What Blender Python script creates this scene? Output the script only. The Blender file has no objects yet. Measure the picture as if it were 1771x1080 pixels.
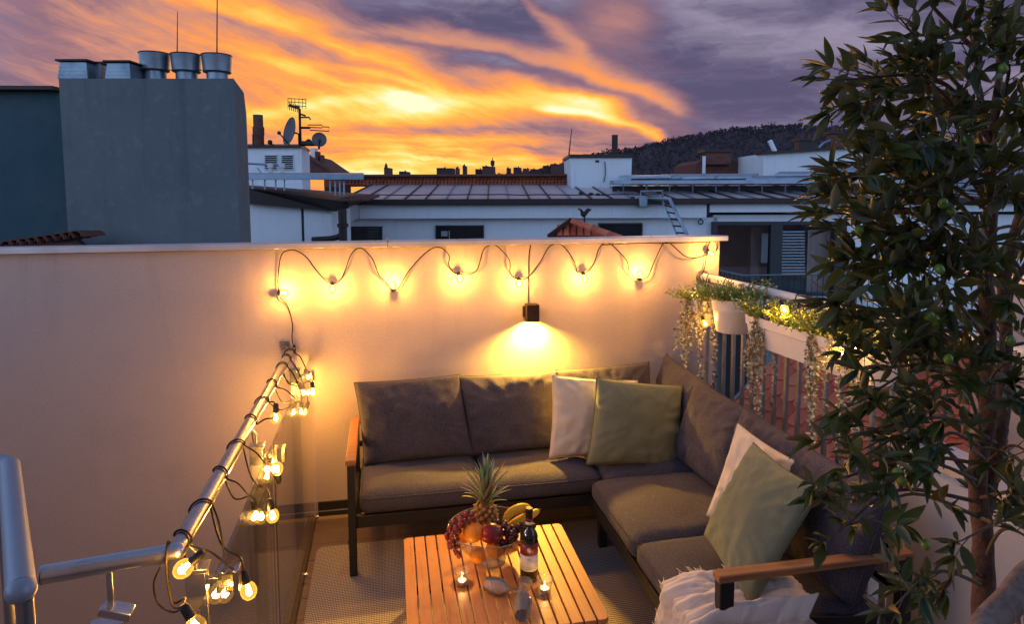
import bpy, bmesh, math, random
import numpy as np
from mathutils import Vector, Matrix, noise as mnoise
random.seed(7)
rnd = random.Random(11)
scene = bpy.context.scene
COL = scene.collection
PI = math.pi
# ------------------------------------------------------------------ camera
CF, CCY, CPITCH, CYAW, CROLL, CH = 1141.554, 430.13, 0.0875, 0.1926, -0.0028, 1.9851
YW = 4.046           # plane of the parapet wall's terrace face
_F = Vector((math.sin(CYAW)*math.cos(CPITCH), math.cos(CYAW)*math.cos(CPITCH), -math.sin(CPITCH)))
_R = Vector((math.cos(CYAW), -math.sin(CYAW), 0)); _U = _R.cross(_F)
_R, _U = _R*math.cos(CROLL)+_U*math.sin(CROLL), -_R*math.sin(CROLL)+_U*math.cos(CROLL)
EYE = Vector((0, 0, CH))
cam_d = bpy.data.cameras.new('camera'); cam = bpy.data.objects.new('camera', cam_d); COL.objects.link(cam)
cam_d.sensor_fit = 'HORIZONTAL'; cam_d.sensor_width = 36.0; cam_d.lens = CF/1771*36
cam_d.shift_y = -(540-CCY)/1771; cam_d.clip_start = 0.05; cam_d.clip_end = 8000
cam.matrix_world = Matrix.Translation(EYE) @ Matrix((_R, _U, -_F)).transposed().to_4x4()
scene.camera = cam

def P(px, py, d=None, x=None, y=None, z=None):
    """World point seen at a spot of the photo, at a depth or on a plane."""
    v = _F + _R*((px-885.5)/CF) - _U*((py-CCY)/CF)
    if d is not None: t = d
    elif x is not None: t = x/v.x
    elif y is not None: t = y/v.y
    else: t = (z-CH)/v.z
    return EYE + v*t

# ------------------------------------------------------------------ render settings
scene.view_settings.view_transform = 'Standard'; scene.view_settings.look = 'None'
scene.view_settings.exposure = 0.12; scene.view_settings.gamma = 1
try: scene.view_settings.use_curve_mapping = False
except Exception: pass
scene.render.engine = 'CYCLES'
cy = scene.cycles
cy.max_bounces = 6; cy.diffuse_bounces = 3; cy.glossy_bounces = 3; cy.transparent_max_bounces = 16; cy.transmission_bounces = 4
cy.sample_clamp_indirect = 4; cy.caustics_reflective = False; cy.caustics_refractive = False
cy.use_denoising = True; cy.use_light_tree = True
# ------------------------------------------------------------------ world: dusk sky
world = bpy.data.worlds.new('World'); scene.world = world; world.use_nodes = True
wt = world.node_tree; wt.nodes.clear()

class X:
    """Arithmetic on shader sockets."""
    def __init__(s, nt, sock): s.nt, s.s = nt, sock
    def _m(s, op, *a):
        n = s.nt.nodes.new('ShaderNodeMath'); n.operation = op
        for i, q in enumerate((s,)+a):
            if isinstance(q, X): s.nt.links.new(q.s, n.inputs[i])
            else: n.inputs[i].default_value = q
        return X(s.nt, n.outputs[0])
    def __add__(s, o): return s._m('ADD', o)
    __radd__ = __add__
    def __sub__(s, o): return s._m('SUBTRACT', o)
    def __rsub__(s, o): return (s*-1)+o
    def __mul__(s, o): return s._m('MULTIPLY', o)
    __rmul__ = __mul__
    def __truediv__(s, o): return s._m('DIVIDE', o)
    def f(s, op, *a): return s._m(op, *a)
    def gauss(s, c, w):
        q = (s-c)/w
        return (q*q*-1).f('EXPONENT')
    def sstep(s, a, b):
        n = s.nt.nodes.new('ShaderNodeMapRange'); n.interpolation_type = 'SMOOTHSTEP'
        s.nt.links.new(s.s, n.inputs['Value']); n.inputs['From Min'].default_value = a; n.inputs['From Max'].default_value = b
        return X(s.nt, n.outputs[0])
def comb(nt, x, y, z=0.0):
    n = nt.nodes.new('ShaderNodeCombineXYZ')
    for i, q in enumerate((x, y, z)):
        if isinstance(q, X): nt.links.new(q.s, n.inputs[i])
        else: n.inputs[i].default_value = q
    return n.outputs[0]
def noise_n(nt, vec, scale=1.0, detail=4, rough=.55, dist=0.0):
    n = nt.nodes.new('ShaderNodeTexNoise'); n.inputs['Scale'].default_value = scale; n.inputs['Detail'].default_value = detail
    n.inputs['Roughness'].default_value = rough; n.inputs['Distortion'].default_value = dist
    if vec is not None: nt.links.new(vec, n.inputs['Vector'])
    return X(nt, n.outputs['Fac'])
def ramp_n(nt, fac, stops, interp='LINEAR'):
    n = nt.nodes.new('ShaderNodeValToRGB'); n.color_ramp.interpolation = interp
    if isinstance(fac, X): nt.links.new(fac.s, n.inputs[0])
    e = n.color_ramp.elements
    while len(e) < len(stops): e.new(.5)
    for q, (p, c) in zip(e, stops): q.position = p; q.color = (*c, 1)
    return n.outputs[0]
def mix_n(nt, fac, a, b, mode='MIX'):
    n = nt.nodes.new('ShaderNodeMix'); n.data_type = 'RGBA'; n.blend_type = mode
    for i, q in ((0, fac), (6, a), (7, b)):
        if isinstance(q, X): nt.links.new(q.s, n.inputs[i])
        elif hasattr(q, 'is_linked') or isinstance(q, bpy.types.NodeSocket): nt.links.new(q, n.inputs[i])
        elif i == 0: n.inputs[i].default_value = q
        else: n.inputs[i].default_value = (*q, 1)
    return n.outputs[2]

tc = wt.nodes.new('ShaderNodeTexCoord'); sep = wt.nodes.new('ShaderNodeSeparateXYZ'); wt.links.new(tc.outputs['Generated'], sep.inputs[0])
dx, dy, dz = (X(wt, o) for o in sep.outputs)
az = dx.f('ARCTAN2', dy)*(180/PI)                # degrees to the right of the wall's normal
el = dz.f('ARCSINE')*(180/PI)
SA, SE = 23.2, 4.2                               # where the last light stands over the hill
da = az-SA; de = el-SE
def AE(px, py):
    a_ = math.degrees(CYAW)+math.degrees(math.atan((px-885.5)/CF))
    return a_, math.degrees(math.atan((330-py)/CF*math.cos(math.radians(a_)-CYAW)))
w1 = noise_n(wt, comb(wt, az*.13, el*.30, 3.1), 1.0, 4)-.5
w2 = noise_n(wt, comb(wt, az*.13, el*.30, 8.4), 1.0, 4)-.5
aw = az+w1*4.0; ew = el+w2*1.9
phi = (de.f('ARCTAN2', da*-1))*(180/PI)+w1*16
rho = (da*da+de*de).f('SQRT')
leftside = da.sstep(3, -4)
fan = (noise_n(wt, comb(wt, phi*.11, rho*.05, 1.7), 1.0, 5, .60)-.5)*leftside
fan2 = noise_n(wt, comb(wt, (ew+aw*.36)*.70, (aw-ew*.36)*.075, 9.2), 1.0, 6, .64)-.5
bands = noise_n(wt, comb(wt, aw*.10, ew*1.05+az*.02, 5.5), 1.0, 5, .62)-.5
puff = noise_n(wt, comb(wt, aw*.20, ew*.42, 6.6), 1.0, 5, .60)-.5
def streak(p0, pm, p1, wid, amp, fade=.25, sharp=1.0):
    """A streak of cloud through three spots: a parabola in azimuth and elevation, soft along both ends, harder on its under side."""
    (a0, e0), (am, em), (a1, e1) = AE(*p0), AE(*pm), AE(*p1)
    A = np.array([[a0*a0, a0, 1], [am*am, am, 1], [a1*a1, a1, 1]]); c2, c1, c0 = np.linalg.solve(A, np.array([e0, em, e1]))
    curve = aw*aw*float(c2)+aw*float(c1)+float(c0)
    L = (a1-a0)*fade
    q = ew-curve
    prof = q.gauss(0, wid)*q.sstep(-wid*sharp, -wid*sharp*.1) if sharp < 1 else q.gauss(0, wid)
    return prof*aw.sstep(a0-L, a0+L)*aw.sstep(a1+L*.35, a1-L)*amp
def blob(px, py, wa, we, amp):
    a_, e_ = AE(px, py)
    return aw.gauss(a_, wa)*ew.gauss(e_, we)*amp
low = el.sstep(7.0, 3.5)
base = blob(460, 120, 14, 7.0, .33)+blob(780, 225, 14, 4.0, .42)+blob(660, 308, 22, 2.6, .42)+blob(960, 280, 11, 2.0, .10)+blob(180, 60, 15, 6, .16)
t = base
t = t+streak((230, -20), (530, 55), (800, 168), 1.25, .28, .25, .8)+blob(420, 205, 8, 1.6, .14)+blob(640, 285, 12, 1.2, .16)+streak((520, 105), (690, 140), (790, 172), .45, .22)
t = t+streak((560, 40), (880, 98), (1215, 208), 1.15, .26, .16, .8)+streak((760, 110), (960, 165), (1110, 208), .75, .24)
t = t+streak((660, 190), (900, 178), (1085, 193), 1.0, .38, .15)+streak((940, 190), (1050, 209), (1150, 243), .42, .46, .12)
t = t+streak((400, 200), (600, 176), (790, 180), .62, .24)+streak((380, 80), (520, 120), (760, 190), .5, .14)
t = t+streak((885, -40), (950, 48), (1015, 95), 1.2, .17, .2)+streak((930, 30), (1000, 105), (1200, 200), 1.8, .07, .1)
t = t-blob(640, 45, 5, 1.5, .26)-blob(790, 115, 3.2, .8, .20)-streak((540, 219), (760, 224), (1000, 222), .60, .20)-blob(620, 262, 9, .6, .22)-blob(900, 258, 6, .6, .12)
t = t-blob(850, 30, 4.0, 1.9, .16)-blob(60, 60, 9, 3, .08)+blob(1065, 40, 4, 2.6, .20)+blob(700, 150, 5, 1.2, .10)-blob(330, 185, 5, 1.2, .18)
env = base*1.1+.14
t = t+(fan*.30*(1-low)+fan2*1.05*(1-low*.6)+bands*low*1.45+puff*.60)*env-.02
t = t+.055+da.sstep(40, 5)*.05
east = noise_n(wt, comb(wt, az*.06+w1*.8, el*.20, 2.0), 1.0, 5, .62)
warmc = ramp_n(wt, t, [(0, (.050, .047, .115)), (.13, (.125, .085, .165)), (.25, (.30, .16, .195)), (.37, (.58, .255, .19)),
                      (.49, (.90, .31, .105)), (.61, (1.0, .42, .075)), (.74, (1.0, .60, .11)), (.86, (1.0, .78, .22)), (1.0, (1.0, .93, .60))])
duskc = mix_n(wt, east.sstep(.36, .68), (.098, .086, .165), (.31, .265, .37))
# away from the sunset the sky is the clear blue of dusk, taken from the sky model
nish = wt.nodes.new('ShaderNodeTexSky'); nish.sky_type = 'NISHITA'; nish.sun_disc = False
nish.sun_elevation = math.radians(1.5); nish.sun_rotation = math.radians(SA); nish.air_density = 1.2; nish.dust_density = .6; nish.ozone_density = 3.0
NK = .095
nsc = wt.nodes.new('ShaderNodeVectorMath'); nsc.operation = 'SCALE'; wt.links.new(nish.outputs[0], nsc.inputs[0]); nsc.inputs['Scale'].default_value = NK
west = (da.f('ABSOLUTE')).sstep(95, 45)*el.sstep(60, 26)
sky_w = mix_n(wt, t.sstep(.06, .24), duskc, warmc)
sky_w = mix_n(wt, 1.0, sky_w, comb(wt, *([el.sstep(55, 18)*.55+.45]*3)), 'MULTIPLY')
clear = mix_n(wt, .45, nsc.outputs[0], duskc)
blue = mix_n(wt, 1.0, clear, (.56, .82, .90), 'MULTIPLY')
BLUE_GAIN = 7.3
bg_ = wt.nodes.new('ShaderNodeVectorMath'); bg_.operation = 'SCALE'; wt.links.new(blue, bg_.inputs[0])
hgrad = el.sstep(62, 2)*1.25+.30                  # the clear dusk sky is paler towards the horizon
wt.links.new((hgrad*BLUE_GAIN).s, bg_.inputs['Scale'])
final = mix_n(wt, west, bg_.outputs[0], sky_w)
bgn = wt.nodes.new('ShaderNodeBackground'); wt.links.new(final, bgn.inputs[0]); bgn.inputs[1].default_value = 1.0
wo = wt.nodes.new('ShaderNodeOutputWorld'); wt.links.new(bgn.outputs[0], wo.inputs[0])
# the sun has just gone behind the hill: only a trace of its light is left
sun_d = bpy.data.lights.new('sun', 'SUN'); sun_d.energy = .25; sun_d.angle = math.radians(6); sun_d.color = (1, .55, .25)
sun = bpy.data.objects.new('sun', sun_d); COL.objects.link(sun)
_sd = Vector((math.sin(math.radians(SA)), math.cos(math.radians(SA)), math.tan(math.radians(3.5))))
sun.rotation_euler = _sd.to_track_quat('Z', 'Y').to_euler()
# ------------------------------------------------------------------ scene bookkeeping
WM = {}
def Wm(o): return WM.get(o.name, Matrix.Identity(4))
def parent_to(o, p, M=None):
    M = M if M is not None else Matrix.Identity(4)
    WM[o.name] = M
    if p is not None:
        o.parent = p; o.matrix_parent_inverse = Wm(p).inverted()
    o.matrix_basis = M
def tag(o, label=None, cat=None, group=None, kind=None):
    for k, v in (('label', label), ('category', cat), ('group', group), ('kind', kind)):
        if v: o[k] = v
    return o
def thing(name, label, cat, loc=(0, 0, 0), group=None):
    o = bpy.data.objects.new(name, None); o.empty_display_size = .1; COL.objects.link(o)
    parent_to(o, None, Matrix.Translation(Vector(loc)))
    return tag(o, label, cat, group)
def put(name, me, M, parent=None):
    o = bpy.data.objects.new(name, me); COL.objects.link(o); parent_to(o, parent, M); return o

class MB:
    """Collects shapes in world coordinates and links them as one mesh object."""
    def __init__(s): s.v, s.f, s.m, s.cur = [], [], [], 0
    def add(s, vs, fs):
        b = len(s.v); s.v.extend([tuple(q) for q in vs]); s.f.extend([tuple(b+i for i in f) for f in fs]); s.m.extend([s.cur]*len(fs)); return s
    def box(s, c, size, rot=None):
        h = Vector(size)/2; c = Vector(c); vs = []
        for i in range(8):
            p = Vector(((i & 1)*2-1, (i >> 1 & 1)*2-1, (i >> 2 & 1)*2-1)); p = Vector((p.x*h.x, p.y*h.y, p.z*h.z))
            vs.append(c+(rot @ p if rot is not None else p))
        return s.add(vs, [(0, 2, 3, 1), (4, 5, 7, 6), (0, 1, 5, 4), (2, 6, 7, 3), (0, 4, 6, 2), (1, 3, 7, 5)])
    def bar(s, a, b, w, h, up=(0, 0, 1)):
        """A rectangular bar from a to b, w across and h along up."""
        a, b = Vector(a), Vector(b); d = (b-a).normalized(); up = Vector(up)
        x = d.cross(up)
        if x.length < 1e-5: x = d.cross(Vector((0, 1, 0)))
        x.normalize(); z = x.cross(d); vs = []
        for q in (a, b):
            for i, j in ((-1, -1), (1, -1), (1, 1), (-1, 1)): vs.append(q+x*(i*w/2)+z*(j*h/2))
        return s.add(vs, [(0, 3, 2, 1), (4, 5, 6, 7), (0, 1, 5, 4), (1, 2, 6, 5), (2, 3, 7, 6), (3, 0, 4, 7)])
    def tube(s, pts, r, n=10, caps=True, closed=False):
        pts = [Vector(p) for p in pts]; m = len(pts)
        rs = r if isinstance(r, (list, tuple)) else [r]*m
        t0 = (pts[1]-pts[0]).normalized(); ref = Vector((0, 0, 1)) if abs(t0.z) < .9 else Vector((1, 0, 0))
        x = t0.cross(ref).normalized(); vs = []
        for i in range(m):
            if closed: t = (pts[(i+1) % m]-pts[i-1])
            else: t = pts[min(i+1, m-1)]-pts[max(i-1, 0)]
            if t.length < 1e-9: t = t0
            t.normalize(); x = x-t*x.dot(t)
            if x.length < 1e-6: x = t.orthogonal()
            x.normalize(); y = t.cross(x)
            for k in range(n):
                a = 2*PI*k/n; vs.append(pts[i]+(x*math.cos(a)+y*math.sin(a))*rs[i])
        fs = []
        for i in range(m if closed else m-1):
            j = (i+1) % m
            for k in range(n): fs.append((i*n+k, i*n+(k+1) % n, j*n+(k+1) % n, j*n+k))
        if caps and not closed: fs += [tuple(range(n-1, -1, -1)), tuple((m-1)*n+k for k in range(n))]
        return s.add(vs, fs)
    def lathe(s, prof, origin=(0, 0, 0), n=24, axis=None, closed=False):
        o = Vector(origin); ax = Vector(axis).normalized() if axis is not None else Vector((0, 0, 1))
        x = ax.orthogonal().normalized() if axis is not None else Vector((1, 0, 0)); y = ax.cross(x); vs, fs = [], []
        for (r, z) in prof:
            for k in range(n):
                a = 2*PI*k/n; vs.append(o+ax*z+(x*math.cos(a)+y*math.sin(a))*max(r, 1e-5))
        m = len(prof)
        for i in range(m if closed else m-1):
            j = (i+1) % m
            for k in range(n): fs.append((i*n+k, i*n+(k+1) % n, j*n+(k+1) % n, j*n+k))
        if not closed:
            if prof[0][0] > 1e-4: fs.append(tuple(range(n-1, -1, -1)))
            if prof[-1][0] > 1e-4: fs.append(tuple((m-1)*n+k for k in range(n)))
        return s.add(vs, fs)
    def ball(s, c, r, n=12, m=8, sc=(1, 1, 1), rot=None):
        c = Vector(c); vs, fs = [], []
        for i in range(m+1):
            th = PI*i/m
            for k in range(n):
                a = 2*PI*k/n; p = Vector((math.sin(th)*math.cos(a)*sc[0], math.sin(th)*math.sin(a)*sc[1], math.cos(th)*sc[2]))*r
                vs.append(c+(rot @ p if rot is not None else p))
        for i in range(m):
            for k in range(n): fs.append((i*n+k, (i+1)*n+k, (i+1)*n+(k+1) % n, i*n+(k+1) % n))
        return s.add(vs, fs)
    def prism(s, poly, vec):
        """A polygon swept along vec."""
        vec = Vector(vec); n = len(poly); vs = [Vector(p) for p in poly]+[Vector(p)+vec for p in poly]
        return s.add(vs, [tuple(range(n-1, -1, -1)), tuple(n+i for i in range(n))]+[(i, (i+1) % n, n+(i+1) % n, n+i) for i in range(n)])
    def mesh(s, name, mats, smooth=False, angle=None):
        me = bpy.data.meshes.new(name); me.from_pydata(s.v, [], s.f); me.update()
        for q in (mats if isinstance(mats, (list, tuple)) else [mats]): me.materials.append(q)
        if any(s.m): me.polygons.foreach_set('material_index', s.m)
        bm = bmesh.new(); bm.from_mesh(me); bmesh.ops.remove_doubles(bm, verts=bm.verts, dist=1e-6)
        bmesh.ops.recalc_face_normals(bm, faces=bm.faces); bm.to_mesh(me); bm.free()
        if smooth:
            me.polygons.foreach_set('use_smooth', [True]*len(me.polygons))
            if angle: me.set_sharp_from_angle(angle=math.radians(angle))
        return me
    def build(s, name, mats, parent=None, label=None, smooth=False, angle=None, bevel=0, kind=None):
        me = s.mesh(name, mats, smooth, angle); o = put(name, me, Matrix.Identity(4), parent)
        if bevel:
            b = o.modifiers.new('b', 'BEVEL'); b.width = bevel; b.segments = 2; b.limit_method = 'ANGLE'; b.harden_normals = False
            me.polygons.foreach_set('use_smooth', [True]*len(me.polygons)); me.set_sharp_from_angle(angle=math.radians(35))
        return tag(o, label, kind=kind)

def catmull(pts, k=6):
    pts = [Vector(p) for p in pts]; q = [pts[0]*2-pts[1]]+pts+[pts[-1]*2-pts[-2]]; out = []
    for i in range(1, len(q)-2):
        for j in range(k):
            t = j/k; a, b, c, d = q[i-1], q[i], q[i+1], q[i+2]
            out.append(.5*((2*b)+(c-a)*t+(2*a-5*b+4*c-d)*t*t+(3*b-a-3*c+d)*t**3))
    return out+[pts[-1]]

# ------------------------------------------------------------------ materials
MATS = {}
def mat(name, base, rough=.6, metal=0.0, var=None, bump=None, spec=.5, coat=0, sheen=0, alpha=None, speck=None, streaks=None, wear=None):
    """Principled material; var=(scale, colour, lo, hi) broad variation, speck the same but fine, bump=(scale, strength, distance)."""
    if name in MATS: return MATS[name]
    m = bpy.data.materials.new(name); m.use_nodes = True; nt = m.node_tree; b = nt.nodes['Principled BSDF']
    b.inputs['Roughness'].default_value = rough; b.inputs['Metallic'].default_value = metal; b.inputs['Specular IOR Level'].default_value = spec
    if coat: b.inputs['Coat Weight'].default_value = coat; b.inputs['Coat Roughness'].default_value = .1
    if sheen: b.inputs['Sheen Weight'].default_value = sheen; b.inputs['Sheen Roughness'].default_value = .5
    co = nt.nodes.new('ShaderNodeTexCoord').outputs['Object']
    col = base
    for j, q in enumerate((var, speck)):
        if q:
            nz = noise_n(nt, co, q[0], 5 if j == 0 else 2, .6)
            col = mix_n(nt, nz.sstep(q[2], q[3]), col, q[1])
    if streaks:                                   # long grain along one axis: (scale vector, colour, lo, hi)
        mp = nt.nodes.new('ShaderNodeMapping'); nt.links.new(co, mp.inputs[0]); mp.inputs['Scale'].default_value = streaks[0]
        nz = noise_n(nt, mp.outputs[0], 1.0, 5, .6, .3); col = mix_n(nt, nz.sstep(streaks[2], streaks[3]), col, streaks[1])
    if isinstance(col, tuple): b.inputs['Base Color'].default_value = (*col, 1)
    else: nt.links.new(col, b.inputs['Base Color'])
    if wear:
        nz = noise_n(nt, co, wear[0], 4, .6)*wear[1]+(rough-wear[1]/2); nt.links.new(nz.s, b.inputs['Roughness'])
    if bump:
        bn = nt.nodes.new('ShaderNodeBump'); bn.inputs['Strength'].default_value = bump[1]; bn.inputs['Distance'].default_value = bump[2]
        nz = noise_n(nt, co, bump[0], 3, .6); nt.links.new(nz.s, bn.inputs['Height']); nt.links.new(bn.outputs[0], b.inputs['Normal'])
    MATS[name] = m; return m
def glass_mat(name, tint=(1, 1, 1), refl=1.0, rough=0.0, ior=1.5, haze=None):
    """Thin clear glass: see-through with a mirror share that grows at grazing angles."""
    m = bpy.data.materials.new(name); m.use_nodes = True; nt = m.node_tree; nt.nodes.clear()
    tr = nt.nodes.new('ShaderNodeBsdfTransparent'); tr.inputs[0].default_value = (*tint, 1)
    gl = nt.nodes.new('ShaderNodeBsdfGlossy'); gl.inputs['Roughness'].default_value = rough
    fr = nt.nodes.new('ShaderNodeFresnel'); fr.inputs[0].default_value = ior
    fac = X(nt, fr.outputs[0])*refl
    mx = nt.nodes.new('ShaderNodeMixShader'); nt.links.new(fac.f('MINIMUM', 1.0).s, mx.inputs[0]); nt.links.new(tr.outputs[0], mx.inputs[1]); nt.links.new(gl.outputs[0], mx.inputs[2])
    out = nt.nodes.new('ShaderNodeOutputMaterial'); last = mx.outputs[0]
    if haze:
        df = nt.nodes.new('ShaderNodeBsdfDiffuse'); df.inputs[0].default_value = (*haze[0], 1)
        m2 = nt.nodes.new('ShaderNodeMixShader'); m2.inputs[0].default_value = haze[1]; nt.links.new(last, m2.inputs[1]); nt.links.new(df.outputs[0], m2.inputs[2]); last = m2.outputs[0]
    nt.links.new(last, out.inputs[0]); MATS[name] = m; return m
def emis(name, colr, power):
    m = bpy.data.materials.new(name); m.use_nodes = True; nt = m.node_tree; nt.nodes.clear()
    e = nt.nodes.new('ShaderNodeEmission'); e.inputs[0].default_value = (*colr, 1); e.inputs[1].default_value = power
    out = nt.nodes.new('ShaderNodeOutputMaterial'); nt.links.new(e.outputs[0], out.inputs[0]); MATS[name] = m; return m

M_plaster = mat('terrace_plaster', (.55, .458, .415), .92, var=(.9, (.505, .42, .378), .35, .75), speck=(150, (.62, .525, .48), .45, .7), bump=(210, .55, .003))
def weather(m, z0, z1, dark, amt):
    """Rain runs under a coping: soft vertical streaks that fade downwards, and dust spots."""
    nt = m.node_tree; b = nt.nodes['Principled BSDF']; src = b.inputs['Base Color'].links[0].from_socket
    co = nt.nodes.new('ShaderNodeTexCoord').outputs['Object']; sp = nt.nodes.new('ShaderNodeSeparateXYZ'); nt.links.new(co, sp.inputs[0])
    mp = nt.nodes.new('ShaderNodeMapping'); nt.links.new(co, mp.inputs[0]); mp.inputs['Scale'].default_value = (7, 7, .7)
    run = noise_n(nt, mp.outputs[0], 1.0, 5, .65, .2).sstep(.50, .74)*X(nt, sp.outputs[2]).sstep(z0, z1)
    blotch = noise_n(nt, co, 2.3, 5, .65).sstep(.52, .72)*.45
    nt.links.new(mix_n(nt, (run+blotch)*amt, src, dark), b.inputs['Base Color'])
weather(M_plaster, .7, 1.66, (.33, .29, .255), .42)
M_plaster_white = mat('white_plaster', (.62, .60, .58), .9, var=(2, (.52, .50, .48), .4, .8), bump=(160, .3, .003))
M_zinc = mat('zinc_flashing', (.78, .74, .73), .46, .6, var=(3, (.62, .58, .58), .4, .7), bump=(14, .12, .004), wear=(9, .25))
M_steel = mat('brushed_steel', (.62, .62, .64), .24, 1.0, var=(9, (.5, .5, .52), .4, .7), wear=(30, .12))
M_steel_dark = mat('post_steel', (.34, .34, .36), .38, .9, wear=(25, .2))
M_black = mat('black_paint', (.016, .015, .015), .45, bump=(60, .05, .001))
M_gap = mat('dark_profile', (.03, .027, .026), .6)
M_cable = mat('black_cable', (.010, .008, .007), .6, spec=.2)
M_whitepaint = mat('white_rail_paint', (.70, .69, .68), .38, var=(6, (.60, .585, .57), .45, .75), wear=(20, .15))
M_baluster = mat('grey_baluster', (.36, .35, .35), .42, .55, var=(12, (.28, .27, .27), .4, .7))
M_glass = glass_mat('clear_glass', (.985, .99, .985), .62, 0.0, 1.5)
M_glass_small = glass_mat('table_glass', (.995, .995, .995), .45, .02, 1.45, haze=((.9, .85, .8), .015))
M_fabric = mat('taupe_sofa_fabric', (.064, .062, .082), .97, var=(3, (.050, .048, .066), .35, .7), speck=(300, (.185, .168, .195), .50, .72), bump=(380, .9, .002), sheen=.06, spec=.15)
M_green = mat('sage_linen', (.20, .225, .145), .95, var=(4, (.17, .19, .12), .35, .7), speck=(280, (.26, .285, .19), .5, .75), bump=(350, .6, .0015), sheen=.1, spec=.15)
M_cream = mat('cream_linen', (.70, .63, .50), .92, var=(4, (.64, .57, .45), .35, .7), bump=(380, .35, .001), sheen=.1)
M_piping = mat('cream_piping', (.55, .50, .42), .9)
M_greenpiping = mat('green_piping', (.15, .16, .07), .9)
M_blanket = mat('white_knit', (.76, .70, .65), .95, var=(7, (.70, .64, .59), .35, .7), bump=(240, .9, .004), sheen=.1)
M_armwood = mat('oiled_arm_wood', (.38, .17, .07), .45, streaks=((4, 90, 90), (.25, .10, .04), .4, .75), spec=.4)
M_slat = mat('acacia_slat', (.60, .27, .11), .45, var=(5, (.50, .215, .08), .35, .7), streaks=((110, 3.5, 60), (.36, .145, .055), .45, .8), bump=(60, .15, .001), spec=.45)
M_plank = mat('floor_tile', (.155, .110, .095), .55, var=(5, (.12, .085, .075), .35, .7), streaks=((2.5, 55, 1), (.10, .07, .062), .45, .8), bump=(90, .12, .002))
M_joint = mat('floor_joint', (.04, .033, .03), .9)

# rug: knitted lozenges, two-tone
def rug_mat():
    m = bpy.data.materials.new('woven_rug'); m.use_nodes = True; nt = m.node_tree; b = nt.nodes['Principled BSDF']; b.inputs['Roughness'].default_value = .95
    co = nt.nodes.new('ShaderNodeTexCoord').outputs['Object']; sp = nt.nodes.new('ShaderNodeSeparateXYZ'); nt.links.new(co, sp.inputs[0])
    x, y = X(nt, sp.outputs[0]), X(nt, sp.outputs[1])
    wob = (noise_n(nt, co, 30, 2)-.5)*.9
    k = 2*PI/.0150
    a = ((x*k*1.0+y*k*.55)+wob).f('SINE'); c = ((x*k*1.0-y*k*.55)+wob).f('SINE')
    h = a*c*.5+.5
    grain = noise_n(nt, co, 260, 2)
    lo = mix_n(nt, noise_n(nt, co, 1.2, 3).sstep(.35, .7), (.10, .078, .068), (.08, .064, .058))
    hi = mix_n(nt, grain.sstep(.35, .7), (.56, .50, .46), (.42, .375, .35))
    nt.links.new(mix_n(nt, h.sstep(.30, .62), lo, hi), b.inputs['Base Color'])
    bn = nt.nodes.new('ShaderNodeBump'); bn.inputs['Strength'].default_value = .8; bn.inputs['Distance'].default_value = .004
    nt.links.new((h+grain*.4).s, bn.inputs['Height']); nt.links.new(bn.outputs[0], b.inputs['Normal'])
    return m
M_rug = rug_mat()

# ------------------------------------------------------------------ the terrace shell
XG = -.433                                            # plane of the glass balustrade
wall = thing('parapet_wall', 'cream plaster parapet wall behind the sofa, hung with a string of bulbs', 'wall', (0, YW, 0))
MB().box((-.9, YW+.1, -.48), (6.2, .2, 4.25)).build('plaster_face', M_plaster, wall)
for x0, x1 in ((-4.05, .02), (.026, 2.245)):
    c = MB(); c.prism([(x0, YW-.035, 1.650), (x0, YW-.035, 1.681), (x0, YW-.030, 1.685), (x0, YW+.245, 1.672), (x0, YW+.245, 1.650)], (x1-x0, 0, 0))
    c.build('coping', M_zinc, wall, bevel=.0015)
seamm = MB().box((.023, YW+.10, 1.682), (.012, .27, .012)); seamm.build('coping_seam', M_steel_dark, wall)
for x in (-2.6, -1.9, -1.2, -.62, -.05, .45, .9, 1.3, 1.75, 2.1):
    MB().lathe([(.006, 0), (.005, .003), (.001, .004)], (x, YW+.05+.05*rnd.random(), 1.680), 8).build('screw', M_steel_dark, wall)
MB().box((.885, YW-.006, .062), (2.62, .012, .052)).build('baseboard', M_black, wall)
MB().box((.885, YW-.0045, .0315), (2.62, .009, .008)).build('baseboard_strip', M_zinc, wall)
MB().box((.885, YW-.007, .013), (2.62, .014, .026)).build('baseboard', M_black, wall)
floor = MB().box((2.85, 1.05, -.165), (6.56, 5.99, .25)).build('terrace_floor', M_joint, kind='structure')
ry = YW-.002; row = 0
while ry > .2:
    w = .168; x0 = XG+.004-(row % 3)*.0; xs = [XG+.004]
    xx = XG+.004+(.42, .82, .20)[row % 3]
    while xx < 2.2: xs.append(xx); xx += 1.2
    xs.append(2.2)
    for a_, b_ in zip(xs[:-1], xs[1:]):
        q = MB(); q.box(((a_+b_)/2, ry-w/2, -.020+rnd.uniform(-.0006, .0006)), (b_-a_-.004, w-.004, .04)); q.build('tile', M_plank, floor, bevel=.0015)
    ry -= w; row += 1
MB().box((XG-.030, 1.1, -.11), (.05, 5.88, .235)).build('floor_edge_profile', M_gap, floor)
MB().box((-2.5, .5, -2.65), (4.1, 7.0, .1)).build('stairwell_floor', M_plaster_white, kind='structure')
sw = thing('stairwell_side_wall', 'plain wall closing the stairwell on its far left side', 'wall', (-4.1, 1, -2.6))
MB().box((-4.12, 1.0, -.5), (.2, 6.1, 4.2)).build('plaster_face', M_plaster, sw)

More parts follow.
